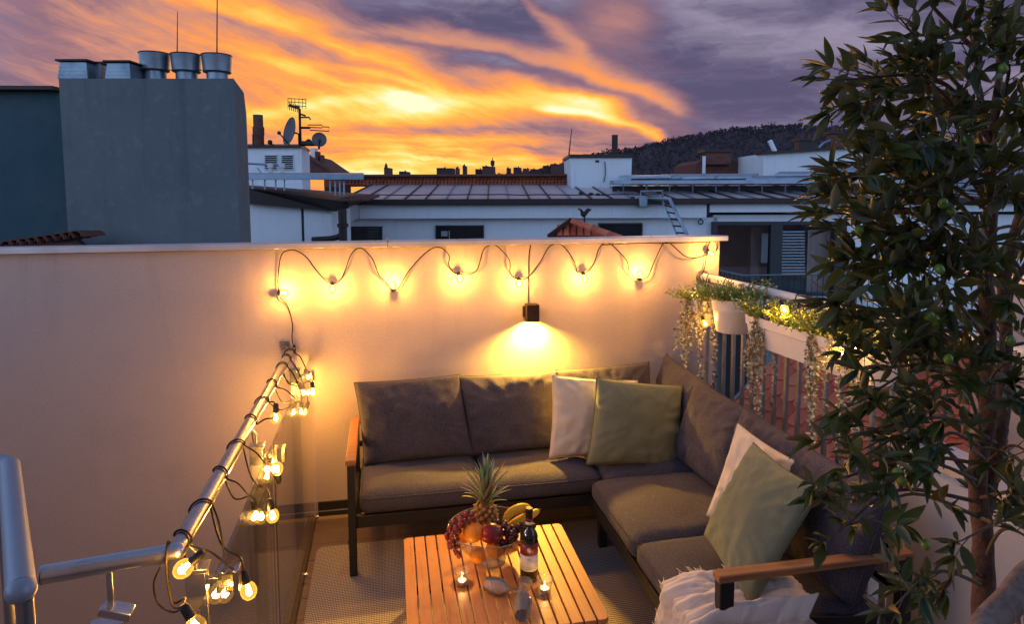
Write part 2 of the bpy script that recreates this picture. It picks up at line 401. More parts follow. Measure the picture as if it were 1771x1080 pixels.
# unseen front of the flat, added tall behind the viewer to block rear sky
hb = thing('sky_blocker_house', 'unseen white house front with glazed doors, added to block the rear sky', 'building', (.5, -2.0, 0))
m = MB(); m.box((-1.9, -2.1, 1.7), (4.4, .2, 8.6)); m.box((2.9, -2.1, 1.7), (2.0, .2, 8.6)); m.box((1.1, -2.1, 4.1), (1.6, .2, 3.8)); m.box((1.1, -2.1, -1.35), (1.6, .2, 2.6)); m.build('wall', M_plaster_white, hb)
for x in (.32, 1.1, 1.88): MB().box((x, -2.1, 1.1), (.06, .08, 2.2)).build('door_frame', M_black, hb)
for z in (.03, 2.17): MB().box((1.1, -2.1, z), (1.5, .07, .06)).build('door_frame', M_black, hb)
MB().box((1.1, -2.12, 1.1), (1.5, .01, 2.1)).build('pane', glass_mat('terrace_door_glass', (.3, .3, .3), 1.6), hb)

# rug
rg = MB(); pts = []
x0, x1, y0, y1, r = -.395, 1.95, 1.15, 3.655, .045
for cx_, cy_, a0 in ((x1-r, y1-r, 0), (x0+r, y1-r, 90), (x0+r, y0+r, 180), (x1-r, y0+r, 270)):
    for k in range(6):
        a = math.radians(a0+k*18); pts.append((cx_+r*math.cos(a), cy_+r*math.sin(a), .003))
rg.prism(pts, (0, 0, .008)); rug = rg.build('woven_rug', M_rug, bevel=.003)
tag(rug, 'beige and dark brown woven outdoor rug under the slatted table', 'rug')

# ------------------------------------------------------------------ glass balustrade with the steel handrail
bal = thing('glass_balustrade', 'glass balustrade with round steel handrail wound with lit bulbs', 'balustrade', (XG, 2.6, 0))
EL = Vector((-.546, 1.781, 1.05)); RW = Vector((-.545, YW-.01, 1.05)); RE_ = Vector((-.835, 1.734, 1.05))
RR = .0235
rail_pts = [RW]+[RW.lerp(EL, .5), EL+Vector((0, .03, 0)), EL+Vector((-.006, .008, 0)), EL+Vector((-.03, -.004, 0)), EL.lerp(RE_, .5), RE_]
MB().tube(rail_pts[:3]+[EL+Vector((-.001, .002, 0))], RR, 20).build('handrail', M_steel, bal, smooth=True, angle=40)
MB().tube([EL+Vector((.001, -.0005, 0)), RE_], RR, 20).build('handrail', M_steel, bal, smooth=True, angle=40)
MB().ball(EL, RR, 16, 10).build('rail_elbow', M_steel, bal, smooth=True)
MB().tube([RE_+Vector((.002, 0, 0)), RE_+Vector((-.003, 0, 0))], RR+.0008, 20).build('rail_end_cap', M_steel, bal, smooth=True, angle=40)
for t_ in (.10,): 
    q = EL.lerp(RE_, t_); MB().tube([q, q+(RE_-EL)*.012], RR+.0006, 20).build('rail_sleeve', M_steel, bal, smooth=True, angle=40)
bk = MB().box((-.585, YW-.006, 1.075), (.05, .008, .05)); bk.build('wall_bracket', M_steel_dark, bal)
for sx in (-.014, .014):
    for sz in (-.014, .014): MB().ball((-.585+sx, YW-.011, 1.075+sz), .0045, 8, 6).build('screw', M_steel, bal, smooth=True)
MB().bar((-.585, YW-.008, 1.062), (-.555, YW-.05, 1.05), .012, .012).build('bracket_arm', M_steel_dark, bal)
for ya, yb in ((2.62, YW-.02), (.9, 2.606)):
    MB().box((XG, (ya+yb)/2, .50), (.012, yb-ya, 1.03)).build('glass_panel', M_glass, bal)
MB().box((XG, 2.613, .50), (.004, .0025, 1.02)).build('glass_joint', M_gap, bal)
for yy in (3.92, 2.75, 1.865):
    pc = MB(); X0 = XG-.088
    pc.box((X0, yy, .17), (.05, .014, 1.56)); pc.build('post', M_steel_dark, bal, bevel=.0015)
    pp = MB(); pp.box((X0, yy, .955), (.062, .05, .012)); pp.box((X0, yy, .915), (.052, .042, .068)); pp.build('post_head', M_steel, bal, bevel=.002)
    MB().tube([(X0, yy, .96), (X0+.0, yy, 1.0), (-.5455, yy, 1.03)], .006, 8).build('rail_stem', M_steel_dark, bal, smooth=True, angle=50)
    cl = MB(); cl.box((XG-.018, yy, .915), (.022, .046, .060)); cl.box((XG+.0155, yy, .915), (.016, .046, .060)); cl.box((XG-.045, yy, .915), (.034, .018, .018)); cl.build('glass_clamp', M_steel, bal, bevel=.002)
sp_ = EL.lerp(RE_, .52)
MB().bar(sp_+Vector((0, 0, -.022)), sp_+Vector((.0, 0, -.115)), .016, .010, (0, 1, 0)).build('rail_stem', M_steel, bal, bevel=.002)
MB().box(sp_+Vector((.012, 0, -.128)), (.075, .045, .022), Matrix.Rotation(.35, 3, 'Y')).build('glass_clamp', M_steel, bal, bevel=.003)
MB().box(sp_+Vector((-.015, 0, -.165)), (.085, .05, .012)).build('post_head', M_steel, bal, bevel=.002)
MB().box(sp_+Vector((-.015, 0, -.95)), (.05, .03, 1.55)).build('post', M_steel_dark, bal, bevel=.002)
for yy in (3.96, 3.35, 2.70, 2.5):
    q = MB(); q.tube([(XG+.006, yy, .035), (XG+.020, yy, .035)], .010, 10); q.build('glass_button', M_steel, bal, smooth=True, angle=40)

# nearer stair handrail at the left edge of the view
nr = thing('stair_handrail', 'short blue-grey stair handrail with a domed end at the left edge', 'handrail', (-.6, 1.2, 0))
A = P(16, 806, d=1.50); B = P(36, 1022, d=1.02); r1 = .0205
MB().tube([A, B], r1, 20).build('handrail', mat('painted_handrail', (.30, .36, .44), .42, .25, wear=(20, .2)), nr, smooth=True, angle=50)
MB().ball(B, r1*1.06, 18, 12, sc=(1, 1, .9)).build('rail_end_cap', MATS['painted_handrail'], nr, smooth=True)
MB().tube([B+Vector((.004, .0, -.015)), B+Vector((.004, 0, -.9))], .0125, 14).build('post', M_steel_dark, nr, smooth=True, angle=50)
MB().tube([A+Vector((-.03, .02, -.02)), A+Vector((-.03, .02, -1.2))], .0125, 14).build('post', M_steel_dark, nr, smooth=True, angle=50)
MB().tube([A, A+Vector((-.05, .03, .0))], r1*.98, 20).build('handrail', MATS['painted_handrail'], nr, smooth=True, angle=50)
# ------------------------------------------------------------------ soft shapes
def fbm(p, s=1.0, o=3):
    return sum(mnoise.noise(Vector(p)*s*(2**i)+Vector((i*7.3, 3.1*i, 1.7)))/(2**i) for i in range(o))
def cushion_box(lo, hi, r=.045, crown=.018, seed=0, nx=18, ny=18, nz=6, wob=.004, sag=0):
    """A stuffed seat pad between two corners."""
    lo, hi = Vector(lo), Vector(hi); c = (lo+hi)/2; h = (hi-lo)/2; m = MB(); idx = {}; vs = []; fs = []
    def vid(i, j, k):
        if (i, j, k) not in idx:
            p = Vector((i/nx*2-1, j/ny*2-1, k/nz*2-1)); q = Vector((p.x*h.x, p.y*h.y, p.z*h.z))
            core = Vector([max(-(h[a]-r), min(h[a]-r, q[a])) for a in range(3)]); dlt = q-core
            if dlt.length > 1e-9: q = core+dlt.normalized()*min(r, dlt.length*1.0 if dlt.length < r else r)
            bulge = (1-p.x**4)*(1-p.y**4)
            q.z += crown*bulge*(1 if p.z > 0 else -.2)*abs(p.z)
            n = fbm((q.x+seed, q.y, q.z), 5.0)*wob*2.2; q.z += n*bulge; 
            edge = max(abs(p.x), abs(p.y)); q += Vector((p.x, p.y, 0))*(.006*(1-abs(p.z)**2)*edge**6)+Vector((p.x, p.y, 0))*(fbm((q.x*1.3, q.y*1.3, seed), 9)*.0035*edge**4)
            idx[(i, j, k)] = len(vs); vs.append(c+q)
        return idx[(i, j, k)]
    for i in range(nx):
        for j in range(ny):
            fs.append((vid(i, j, nz), vid(i+1, j, nz), vid(i+1, j+1, nz), vid(i, j+1, nz))); fs.append((vid(i, j, 0), vid(i, j+1, 0), vid(i+1, j+1, 0), vid(i+1, j, 0)))
    for i in range(nx):
        for k in range(nz):
            fs.append((vid(i, 0, k), vid(i+1, 0, k), vid(i+1, 0, k+1), vid(i, 0, k+1))); fs.append((vid(i, ny, k), vid(i, ny, k+1), vid(i+1, ny, k+1), vid(i+1, ny, k)))
    for j in range(ny):
        for k in range(nz):
            fs.append((vid(0, j, k), vid(0, j, k+1), vid(0, j+1, k+1), vid(0, j+1, k))); fs.append((vid(nx, j, k), vid(nx, j+1, k), vid(nx, j+1, k+1), vid(nx, j, k+1)))
    return m.add(vs, fs)
def pillow(TL, TR, BR, BL, T=.14, seed=0, pinch=.07, full=.42, wr=.006, n=26, bend=0.0, wsc=9, front=1.0):
    """A pillow stretched between four corners: two bulging faces sewn at a rim. Returns the shape and its rim."""
    TL, TR, BR, BL = map(Vector, (TL, TR, BR, BL)); N = ((TR-BL).cross(TL-BR)).normalized()
    if N.dot(EYE-(TL+BR)/2) < 0: N = -N
    W = ((TR-TL).length+(BR-BL).length)/2
    def base(u, v):
        uu = u*(1-pinch*(1-v*v)*u*u); vv = v*(1-pinch*(1-u*u)*v*v)
        a, b = (uu+1)/2, (vv+1)/2
        p = (BL*(1-a)+BR*a)*(1-b)+(TL*(1-a)+TR*a)*b
        return p-N*(bend*(u*u+v*v))
    m = MB()
    for side in (1, -1):
        vs = []; fs = []
        for j in range(n+1):
            for i in range(n+1):
                u, v = i/n*2-1, j/n*2-1
                u = math.copysign(abs(u)**.85, u); v = math.copysign(abs(v)**.85, v)
                e = max(0, (1-u*u)*(1-v*v)); h = T/2*e**full
                rad = fbm((u*1.7+seed, v*1.7, seed*.7), 1.0, 2)
                # creases run in from the seams and corners
                ang = math.atan2(v, u); rr_ = max(abs(u), abs(v)); edge = rr_**3*(1-rr_**10)
                crease = mnoise.noise(Vector((math.cos(ang)*wsc*.8+seed*3, math.sin(ang)*wsc*.8, rr_*1.1)))
                d = h*(1+.13*rad)+(wr*2.6*crease*edge+wr*.7*fbm((u*3+seed, v*3, 2), 1.3, 2))*min(1, e*6)
                vs.append(base(u, v)+N*(side*d*(front if side > 0 else 1)))
        for j in range(n):
            for i in range(n):
                a = j*(n+1)+i; q = (a, a+1, a+n+2, a+n+1); fs.append(q if side > 0 else q[::-1])
        m.add(vs, fs)
    rim = []
    for k in range(n): rim.append(base(k/n*2-1, 1))
    for k in range(n): rim.append(base(1, 1-k/n*2))
    for k in range(n): rim.append(base(1-k/n*2, -1))
    for k in range(n): rim.append(base(-1, k/n*2-1))
    return m, rim, N

# ------------------------------------------------------------------ corner sofa
sofa = thing('corner_sofa', 'dark taupe L-shaped corner sofa with black frame and wooden armrests', 'sofa', (.9, 3.7, 0))
ZS, ZB = .43, .315                                     # seat top and bottom of the pads
YB, XBk = 3.95, 1.86                                   # back planes
pads = [((-.145, 3.345), (.505, 3.93)), ((.51, 3.345), (1.155, 3.93)), ((1.16, 3.305), (1.80, 3.93)), ((1.075, 2.665), (1.80, 3.30)), ((1.075, 2.055), (1.80, 2.66))]
for k, ((a, b), (c, d)) in enumerate(pads):
    cushion_box((a, b, ZB), (c, d, ZS), .042, .020, seed=k*5).build('seat_cushion', M_fabric, sofa, smooth=True)
    e = MB(); z = ZS-.022
    
    if k < 3: e.tube([(a+.002, d-.05, z), (a-.001, b+.04, z), (a+.012, b+.010, z), (a+.04, b-.003, z), ((a+c)/2, b-.004, z), (c-.04, b-.003, z), (c-.012, b+.010, z), (c+.001, b+.04, z)], .0028, 6)
    else: e.tube([(c-.05, d-.002, z), (a+.04, d+.002, z), (a+.010, d-.012, z), (a-.003, d-.04, z), (a-.004, (b+d)/2, z), (a-.003, b+.04, z), (a+.010, b+.012, z), (a+.04, b-.003, z), (c-.05, b-.003, z)], .0028, 6)
    e.build('seam_piping', M_fabric, sofa, smooth=True)
# back cushions: corners top-left, top-right, bottom-right, bottom-left as seen from the terrace
backs = [((-.185, 3.86, .875), (.435, 3.875, .885), (.505, 3.73, .435), (-.135, 3.72, .43), .21),
         ((.405, 3.875, .875), (1.04, 3.885, .875), (1.10, 3.74, .435), (.465, 3.74, .43), .21),
         ((1.01, 3.90, .87), (1.66, 3.915, .885), (1.64, 3.74, .435), (1.09, 3.75, .43), .17)]
for k, (a, b, c, d, T) in enumerate(backs):
    m, rim, N = pillow(a, b, c, d, T, seed=k*3+1, pinch=.038, full=.27, wr=.010, wsc=8, n=40)
    cu = m.build('back_cushion', M_fabric, sofa, smooth=True); q = MB(); q.tube(rim, .0032, 6, closed=True); q.build('seam_piping', M_fabric, cu, smooth=True)
rb = [((1.80, 3.97, .92), (1.835, 3.42, .86), (1.70, 3.42, .43), (1.68, 3.93, .43), .15),
      ((1.80, 3.50, .875), (1.84, 2.99, .855), (1.69, 2.95, .43), (1.66, 3.47, .43), .20),
      ((1.82, 3.02, .865), (1.83, 2.53, .86), (1.69, 2.50, .43), (1.68, 2.98, .43), .20),
      ((1.81, 2.56, .865), (1.82, 2.03, .865), (1.69, 2.05, .43), (1.68, 2.50, .43), .20)]
for k, (a, b, c, d, T) in enumerate(rb):
    m, rim, N = pillow(a, b, c, d, T, seed=k*3+20, pinch=.04, full=.28, wr=.012, wsc=9, n=40)
    cu = m.build('back_cushion', M_fabric, sofa, smooth=True); q = MB(); q.tube(rim, .0032, 6, closed=True); q.build('seam_piping', M_fabric, cu, smooth=True)
# frame: beams under the pads, back rails, legs
fr = MB()
for z in (.285,):
    fr.box((.49, 3.37, z-.002), (1.32, .03, .064)); fr.box((.82, 3.955, z), (1.98, .03, .06)); fr.box((1.097, 2.70, z-.004), (.03, 1.31, .064)); fr.box((1.845, 3.0, z), (.03, 1.90, .06)); fr.box((1.45, 3.315, z+.012), (.70, .03, .03)); fr.box((.50, 3.66, z+.018), (1.25, .57, .004)); fr.box((1.47, 2.68, z+.0165), (.72, 1.2, .004))
    fr.box((1.45, 2.07, z), (.72, .03, .05))
for x in (-.02, .25, .55, .85, 1.15, 1.45): fr.box((x, 3.66, .297), (.05, .56, .012))
for y in (2.2, 2.45, 2.7, 3.0, 3.2): fr.box((1.46, y, .297), (.74, .05, .012))
fr.build('frame', M_black, sofa, bevel=.003)
br = MB(); br.box((.82, 3.985, .60), (2.0, .022, .03)); br.box((.82, 3.985, .46), (2.0, .022, .03)); br.box((1.905, 3.0, .60), (.022, 1.95, .03)); br.box((1.905, 3.0, .46), (.022, 1.95, .03)); br.build('back_rail', M_black, sofa, bevel=.003)
for (x, y) in ((1.163, 3.36), (1.845, 3.90), (1.83, 2.9)):
    MB().box((x, y, .13), (.045, .045, .26)).build('leg', M_black, sofa, bevel=.004)
def arm(pts_front, pts_rear, wood_a, wood_b, w=.052):
    l = MB(); l.prism(pts_front[0], pts_front[1]); l.build('leg', M_black, sofa, bevel=.005)
    l = MB(); l.prism(pts_rear[0], pts_rear[1]); l.build('leg', M_black, sofa, bevel=.005)
    q = MB(); q.bar(wood_a, wood_b, w, .028); q.build('armrest', M_armwood, sofa, bevel=.006)
# left arm: runs from the wall to the front
y0 = 3.325
arm(([(-.205, y0, .004), (-.205, y0+.042, .004), (-.205, y0+.056, .600), (-.205, y0-.0, .600)], (.040, 0, 0)),
    ([(-.205, 3.945, .004), (-.205, 3.985, .004), (-.205, 3.955, .600), (-.205, 3.905, .600)], (.040, 0, 0)), (-.186, y0-.004, .614), (-.186, 3.985, .614))
MB().box((-.185, 3.66, .285), (.036, .56, .05)).build('side_rail', M_black, sofa, bevel=.003)
# right arm: runs from the seat front back towards the railing
arm(([(1.150, 2.035, .012), (1.195, 2.035, .012), (1.200, 2.035, .600), (1.142, 2.035, .600)], (0, .042, 0)),
    ([(1.90, 2.035, .012), (1.94, 2.035, .012), (1.93, 2.035, .600), (1.88, 2.035, .600)], (0, .042, 0)), (1.135, 2.056, .614), (1.93, 2.056, .614))
MB().bar((1.16, 2.056, .44), (1.90, 2.056, .36), .03, .04).build('side_rail', M_black, sofa, bevel=.003)

# ------------------------------------------------------------------ scatter pillows
def scatter(name, label, corners, mt, mp, T=.16, seed=0, **k):
    m, rim, N = pillow(*corners, T=T, seed=seed, n=44, **k)
    ctr = sum((Vector(c) for c in corners), Vector())/4
    t = thing(name, label, 'pillow', (ctr.x, ctr.y, min(Vector(c).z for c in corners)))
    m.build('cover', mt, t, smooth=True); q = MB(); q.tube(rim, .0030, 6, closed=True); q.build('piping', mp, t, smooth=True)
    return t
scatter('throw_pillow', 'cream linen pillow half hidden behind the upright sage pillow at the corner',
        (P(955, 649, y=3.66), P(1103, 659, y=3.70), P(1096, 790, y=3.56), P(950, 793, y=3.52)), M_cream, M_piping, .12, 3, pinch=.05, wr=.010, wsc=8)
scatter('throw_pillow', 'sage green square pillow leaning upright in the corner of the sofa',
        (P(1031, 653, y=3.58), P(1181, 668, y=3.60), P(1172, 811, y=3.42), P(1014, 804, y=3.40)), M_green, M_greenpiping, .16, 8, pinch=.045, wr=.009, wsc=8)
scatter('throw_pillow', 'cream linen pillow behind the tilted sage pillow on the right seat',
        (P(1276, 733, x=1.66), P(1378, 800, x=1.74), P(1330, 960, x=1.62), P(1222, 892, x=1.42)), M_cream, M_piping, .11, 14, pinch=.05, wr=.010, wsc=8)
scatter('throw_pillow', 'sage green pillow standing on its corner beside the right armrest',
        (P(1303, 766, x=1.60), P(1420, 846, x=1.64), P(1293, 1066, x=1.27), P(1218, 925, x=1.33)), M_green, M_greenpiping, .15, 31, pinch=.07, wr=.0085, wsc=6, front=1.15)

# ------------------------------------------------------------------ knitted throw over the seat end
def throw():
    nu, nv = 110, 90; vs = []; fs = []
    def surf(u, v):
        # u: along X from the hanging front edge to the back, v: from the seat middle to the hang-down beyond the arm
        s = -.30+u*.86; t = -.02+v*.62
        x = 1.085+max(s, 0)*.80; y = 2.275-t*.60; z = ZS+.034
        if s < 0: x = 1.062-.012*math.sin(-s*8); z = ZS+.030+s*.74
        elif s < .05: z -= .016*(1-s/.05)**2; x = 1.085+s*.80-(.023*(1-s/.05)**2)
        yy = y
        if y < 2.03: over = 2.03-y; yy = 2.03-.05*math.sin(min(over*6, 1.57)); z -= over*.95 if s > 0 else over*.2
        wq = Vector((s*2.2+v*1.4, v*4.6-s*1.6, 1.3)); f = .040*abs(mnoise.noise(wq+Vector((mnoise.noise(wq*1.3), mnoise.noise(wq*1.1+Vector((5, 5, 5))), 0))*.8))+.022*abs(mnoise.noise(Vector((s*4.5-v*5, v*8+s*5, 7.7))))+.010*abs(mnoise.noise(Vector((s*11+v*6, v*17-s*4, 2.2))))+.004*mnoise.noise(Vector((s*30, v*30, 4)))
        fade = 1.0
        if s > 0 and y > 2.03: z += abs(f)*1.15+.003
        else: x -= abs(f)*1.3; yy += f*.6
        if y <= 2.03: yy -= abs(f)*1.2
        return Vector((x, yy, z))
    for j in range(nv+1):
        for i in range(nu+1): vs.append(surf(i/nu, j/nv))
    for j in range(nv):
        for i in range(nu): a = j*(nu+1)+i; fs.append((a, a+1, a+nu+2, a+nu+1))
    o = MB().add(vs, fs).build('knitted_throw', M_blanket, smooth=True)
    sd = o.modifiers.new('s', 'SOLIDIFY'); sd.thickness = .005; sd.offset = 1
    tag(o, 'fringed off-white knitted throw draped over the seat under the right armrest', 'throw')
    f = MB()
    for k in range(70):
        v = (k+.5)/70; p = surf(0, v); q = surf(0, v)+Vector((-.004+rnd.uniform(-.008, .006), rnd.uniform(-.01, .01), -rnd.uniform(.035, .06)))
        f.tube([p, p.lerp(q, .5)+Vector((-.003, rnd.uniform(-.004, .004), 0)), q], [.0022, .0018, .0008], 5)
    for k in range(60):
        u = (k+.5)/60; p = surf(u, 0); d = (surf(u, 0)-surf(u, .03)).normalized()
        q = p+d*rnd.uniform(.03, .05)+Vector((rnd.uniform(-.01, .01), 0, 0)); q.z = min(q.z, p.z)-.004
        f.tube([p, q], [.0022, .0008], 5)
    tag(f.build('fringe', M_blanket, o, smooth=True), kind='stuff')
throw()

# ------------------------------------------------------------------ slatted coffee table
TC = Vector((.443, 2.652, 0)); TR_ = Matrix.Rotation(-.0109, 3, 'Z'); HT = .3507; TW, TL_ = .764, .742
def tp(x, y, z): return TC+TR_ @ Vector((x, y, 0))+Vector((0, 0, z))
table = thing('coffee_table', 'low square coffee table with warm brown wooden slats and black legs', 'table', TC)
NS = 15; sw_ = (TW-.0065*(NS-1))/NS
for k in range(NS):
    x = -TW/2+sw_/2+k*(sw_+.0065); m = MB(); hw, hl = sw_/2, TL_/2
    poly = []
    for sx, sy, a0 in ((1, 1, 0), (-1, 1, 90), (-1, -1, 180), (1, -1, 270)):
        outer = (k == 0 and sx < 0) or (k == NS-1 and sx > 0); r = .022 if outer else .003
        for j in range(5):
            a = math.radians(a0+j*22.5); poly.append(tp(x+sx*(hw-r)+r*math.cos(a), sy*(hl-r)+r*math.sin(a), HT-.020))
    m.prism(poly, (0, 0, .020)); m.build('slat', M_slat, table, bevel=.002)
f = MB()
for y in (-.33, 0, .33): f.bar(tp(-.36, y, HT-.033), tp(.36, y, HT-.033), .03, .024)
for x in (-.36, .36): f.bar(tp(x, -.35, HT-.034), tp(x, .35, HT-.034), .024, .028)
f.build('frame', M_black, table, bevel=.002)
for sx in (-1, 1):
    for sy in (-1, 1):
        a = tp(sx*.352, sy*.342, HT-.046); b = tp(sx*.352, sy*.342, .012); MB().bar(b, a, .034, .034, (0, 1, 0)).build('leg', M_black, table, bevel=.003)

# ------------------------------------------------------------------ things on the table
ZT = HT+.0005
# fruit bowl
BC = P(849, 975, z=ZT); BC.z = ZT; BC += Vector((.0, .030, 0))
bowl = thing('fruit_bowl', 'footed clear glass bowl heaped with fruit on the slatted table', 'bowl', BC)
prof = [(a*1.17, b*1.03) for a, b in [(.062, 0), (.060, .004), (.030, .008), (.036, .018), (.075, .040), (.115, .075), (.142, .112), (.154, .140), (.158, .150),
        (.1565, .1515), (.152, .140), (.139, .113), (.112, .078), (.072, .044), (.025, .024), (0.0, .022)]]
MB().lathe(prof, BC, 40).build('glass_bowl', M_glass_small, bowl, smooth=True, angle=60)
MB().tube([BC+Vector((1.17*.1573*math.cos(2*PI*k/48), 1.17*.1573*math.sin(2*PI*k/48), .1555)) for k in range(48)], .0022, 6, closed=True).build('rim', glass_mat('glass_rim', (.8, .8, .8), 3.0, .08, 1.5, haze=((.8, .75, .7), .18)), bowl, smooth=True)
MB().tube([BC+Vector((1.17*.0605*math.cos(2*PI*k/40), 1.17*.0605*math.sin(2*PI*k/40), .003)) for k in range(40)], .0018, 6, closed=True).build('foot_ring', MATS['glass_rim'], bowl, smooth=True)
M_orange = mat('orange_peel', (.92, .30, .012), .42, var=(14, (.95, .42, .03), .4, .7), bump=(260, .35, .0012), coat=.1)
M_mango = bpy.data.materials.new('mango_skin'); M_mango.use_nodes = True
_nt = M_mango.node_tree; _b = _nt.nodes['Principled BSDF']; _co = _nt.nodes.new('ShaderNodeTexCoord').outputs['Object']
_sp = _nt.nodes.new('ShaderNodeSeparateXYZ'); _nt.links.new(_co, _sp.inputs[0])
_f = (X(_nt, _sp.outputs[0])-float(P(834, 922, y=BC.y-.05).x))*14+(noise_n(_nt, _co, 22, 4)-.5)*1.2
_nt.links.new(ramp_n(_nt, _f+.5, [(0, (.62, .10, .02)), (.35, (.50, .03, .02)), (.7, (.24, .018, .03)), (1, (.16, .02, .035))]), _b.inputs['Base Color']); _b.inputs['Roughness'].default_value = .32
M_grape_red = mat('red_grape', (.22, .028, .032), .35, var=(30, (.34, .07, .06), .45, .75), coat=.2)
M_grape_dark = mat('dark_grape', (.055, .016, .035), .38, var=(30, (.12, .05, .08), .5, .8), coat=.2)
M_banana = mat('banana_peel', (.82, .52, .035), .45, var=(12, (.74, .46, .03), .4, .75), speck=(50, (.35, .2, .03), .70, .8))
M_stem = mat('fruit_stem', (.10, .07, .03), .8)
def fruit(name, label, cat, c, r, mt, sc=(1, 1, 1), rot=None, group=None):
    o = MB().ball(c, r, 22, 14, sc, rot).build(name, mt, smooth=True); tag(o, label, cat, group); return o
cy_ = BC.y
fruit('orange', 'bright orange at the front left of the heap beside the mango', 'orange', P(818, 921, y=cy_-.075), .044, M_orange)
fruit('mango', 'red and purple mango lying at the front of the fruit bowl', 'mango', P(849, 923, y=cy_-.078), .046, M_mango, (1.22, .95, .92), Matrix.Rotation(.2, 3, 'Y'))
fruit('orange', 'orange seen low through the left side of the glass bowl', 'orange', P(826, 961, y=cy_-.045), .036, M_orange)
fruit('orange', 'orange seen through the glass at the front middle of the bowl', 'orange', P(856, 950, y=cy_-.062), .040, M_orange)
fruit('orange', 'orange seen through the right side of the glass bowl', 'orange', P(884, 942, y=cy_-.02), .036, M_orange)
fruit('orange', 'orange buried behind the red grapes at the left rim', 'orange', P(803, 925, y=cy_+.01), .036, M_orange)
def grapes(name, label, mt, centres, spread, n, r0):
    t = thing(name, label, 'grapes', centres[0])
    k = 0; pts_ = []
    tries = 0
    while k < n and tries < 6000:
        tries += 1
        c = centres[rnd.randrange(len(centres))]; p = Vector(c)+Vector((rnd.gauss(0, 1)*spread[0], rnd.gauss(0, 1)*spread[1], rnd.gauss(0, 1)*spread[2]))
        if all((p-q).length > r0*1.65 for q in pts_): pts_.append(p); k += 1
    base = MB().ball((0, 0, 0), 1, 12, 8).mesh('grape', mt, smooth=True)
    for p in pts_:
        s = r0*rnd.uniform(.9, 1.1); put('grape', base, Matrix.Translation(p) @ Matrix.Diagonal((s, s, s*1.12, 1)), t)
    s = MB(); s.tube(catmull([centres[0]]+list(centres)+[centres[-1]], 3), .002, 5); s.build('stalk', M_stem, t)
grapes('grape_bunch', 'bunch of red grapes hanging over the left rim of the bowl', M_grape_red,
       [P(812, 895, y=cy_-.06), P(797, 905, y=cy_-.07), P(785, 918, y=cy_-.08), P(783, 934, y=cy_-.08), P(788, 950, y=cy_-.08)], (.013, .014, .014), 46, .0105)
grapes('grape_bunch', 'bunch of dark purple grapes spilling over the right side of the bowl', M_grape_dark,
       [P(870, 915, y=cy_-.05), P(862, 930, y=cy_-.07), P(880, 925, y=cy_-.07), P(893, 917, y=cy_-.05), P(905, 916, y=cy_-.05), P(870, 940, y=cy_-.05)], (.020, .018, .014), 66, .0108)
# pineapple
pc = P(838, 900, y=cy_+.045); pine = thing('pineapple', 'whole pineapple with a spiky grey-green crown standing in the fruit bowl', 'pineapple', pc-Vector((0, 0, .07)))
ax = Vector((.03, -.02, 1)).normalized(); Rp = ax.to_track_quat('Z', 'Y').to_matrix()
def prad(z): return .056*math.sqrt(max(0, 1-(z/.088)**2))**.8
m = MB().ball(pc, 1, 24, 16, (.053, .053, .086), Rp); m.build('body', mat('pineapple_core', (.22, .12, .03), .7), pine, smooth=True)
M_eye = mat('pineapple_eye', (.40, .22, .045), .6, var=(60, (.28, .16, .05), .4, .7))
M_eyet = mat('pineapple_eye_tip', (.56, .44, .24), .7)
em = MB(); em.ball((0, 0, 0), .0115, 8, 4, (1, 1, .5)); em.cur = 1; em.lathe([(.004, .003), (.0015, .012), (0, .014)], (0, 0, 0), 5)
eye = em.mesh('eye', [M_eye, M_eyet], smooth=True, angle=50)
for k in range(88):
    z = -.07+.15*(k+.5)/88; a = k*2.39996; rr = prad(z)+.000; nrm = Vector((math.cos(a), math.sin(a), z/.088*.6)).normalized()
    pos = pc+Rp @ Vector((math.cos(a)*rr, math.sin(a)*rr, z))
    if rr > .012: put('eye', eye, Matrix.Translation(pos) @ (Rp @ nrm).to_track_quat('Z', 'Y').to_matrix().to_4x4(), pine)
M_pl = [mat('pineapple_leaf', (.24, .32, .20), .5, var=(25, (.36, .40, .26), .4, .7), spec=.5), mat('pineapple_leaf_teal', (.10, .36, .27), .5, var=(25, (.16, .40, .27), .4, .7)), mat('pineapple_leaf_dry', (.42, .33, .15), .65)]
top = pc+ax*.078
def blade(m, p, d, up, L, w, droop, n=7):
    vs = []; side = d.cross(up).normalized()
    for i in range(n+1):
        t = i/n; c = p+d*(L*t)+Vector((0, 0, -1))*(droop*t*t)+up*(L*.10*math.sin(t*2.4)); ww = w*(1-t)**.7*(.75+.5*t) if t < 1 else 0
        ch = up*(-ww*.45)
        vs += [c-side*ww, c+ch, c+side*ww]
    fs = []
    for i in range(n):
        for j in range(2): a = i*3+j; fs.append((a, a+1, a+4, a+3))
    m.add(vs, fs)
for k in range(52):
    q = k/52; a = k*2.39996; tilt = math.radians(62*(1-q)**1.1+6+rnd.uniform(-6, 6)); L = (.050+.075*math.sin(min(1, .25+q)*1.75))*rnd.uniform(.85, 1.12)
    d = Vector((math.cos(a)*math.sin(tilt), math.sin(a)*math.sin(tilt), math.cos(tilt))); up = Vector((-math.cos(a)*math.cos(tilt), -math.sin(a)*math.cos(tilt), math.sin(tilt)))
    m = MB(); blade(m, top+ax*(.045*q)+Vector((math.cos(a), math.sin(a), 0))*(.012*(1-q)), (Rp @ d), (Rp @ up), L*1.45, .0125, .016*(1-q))
    m.build('crown_leaf', M_pl[2] if rnd.random() < .2 else M_pl[1] if q > .72 and rnd.random() < .5 else M_pl[0], pine, smooth=True)
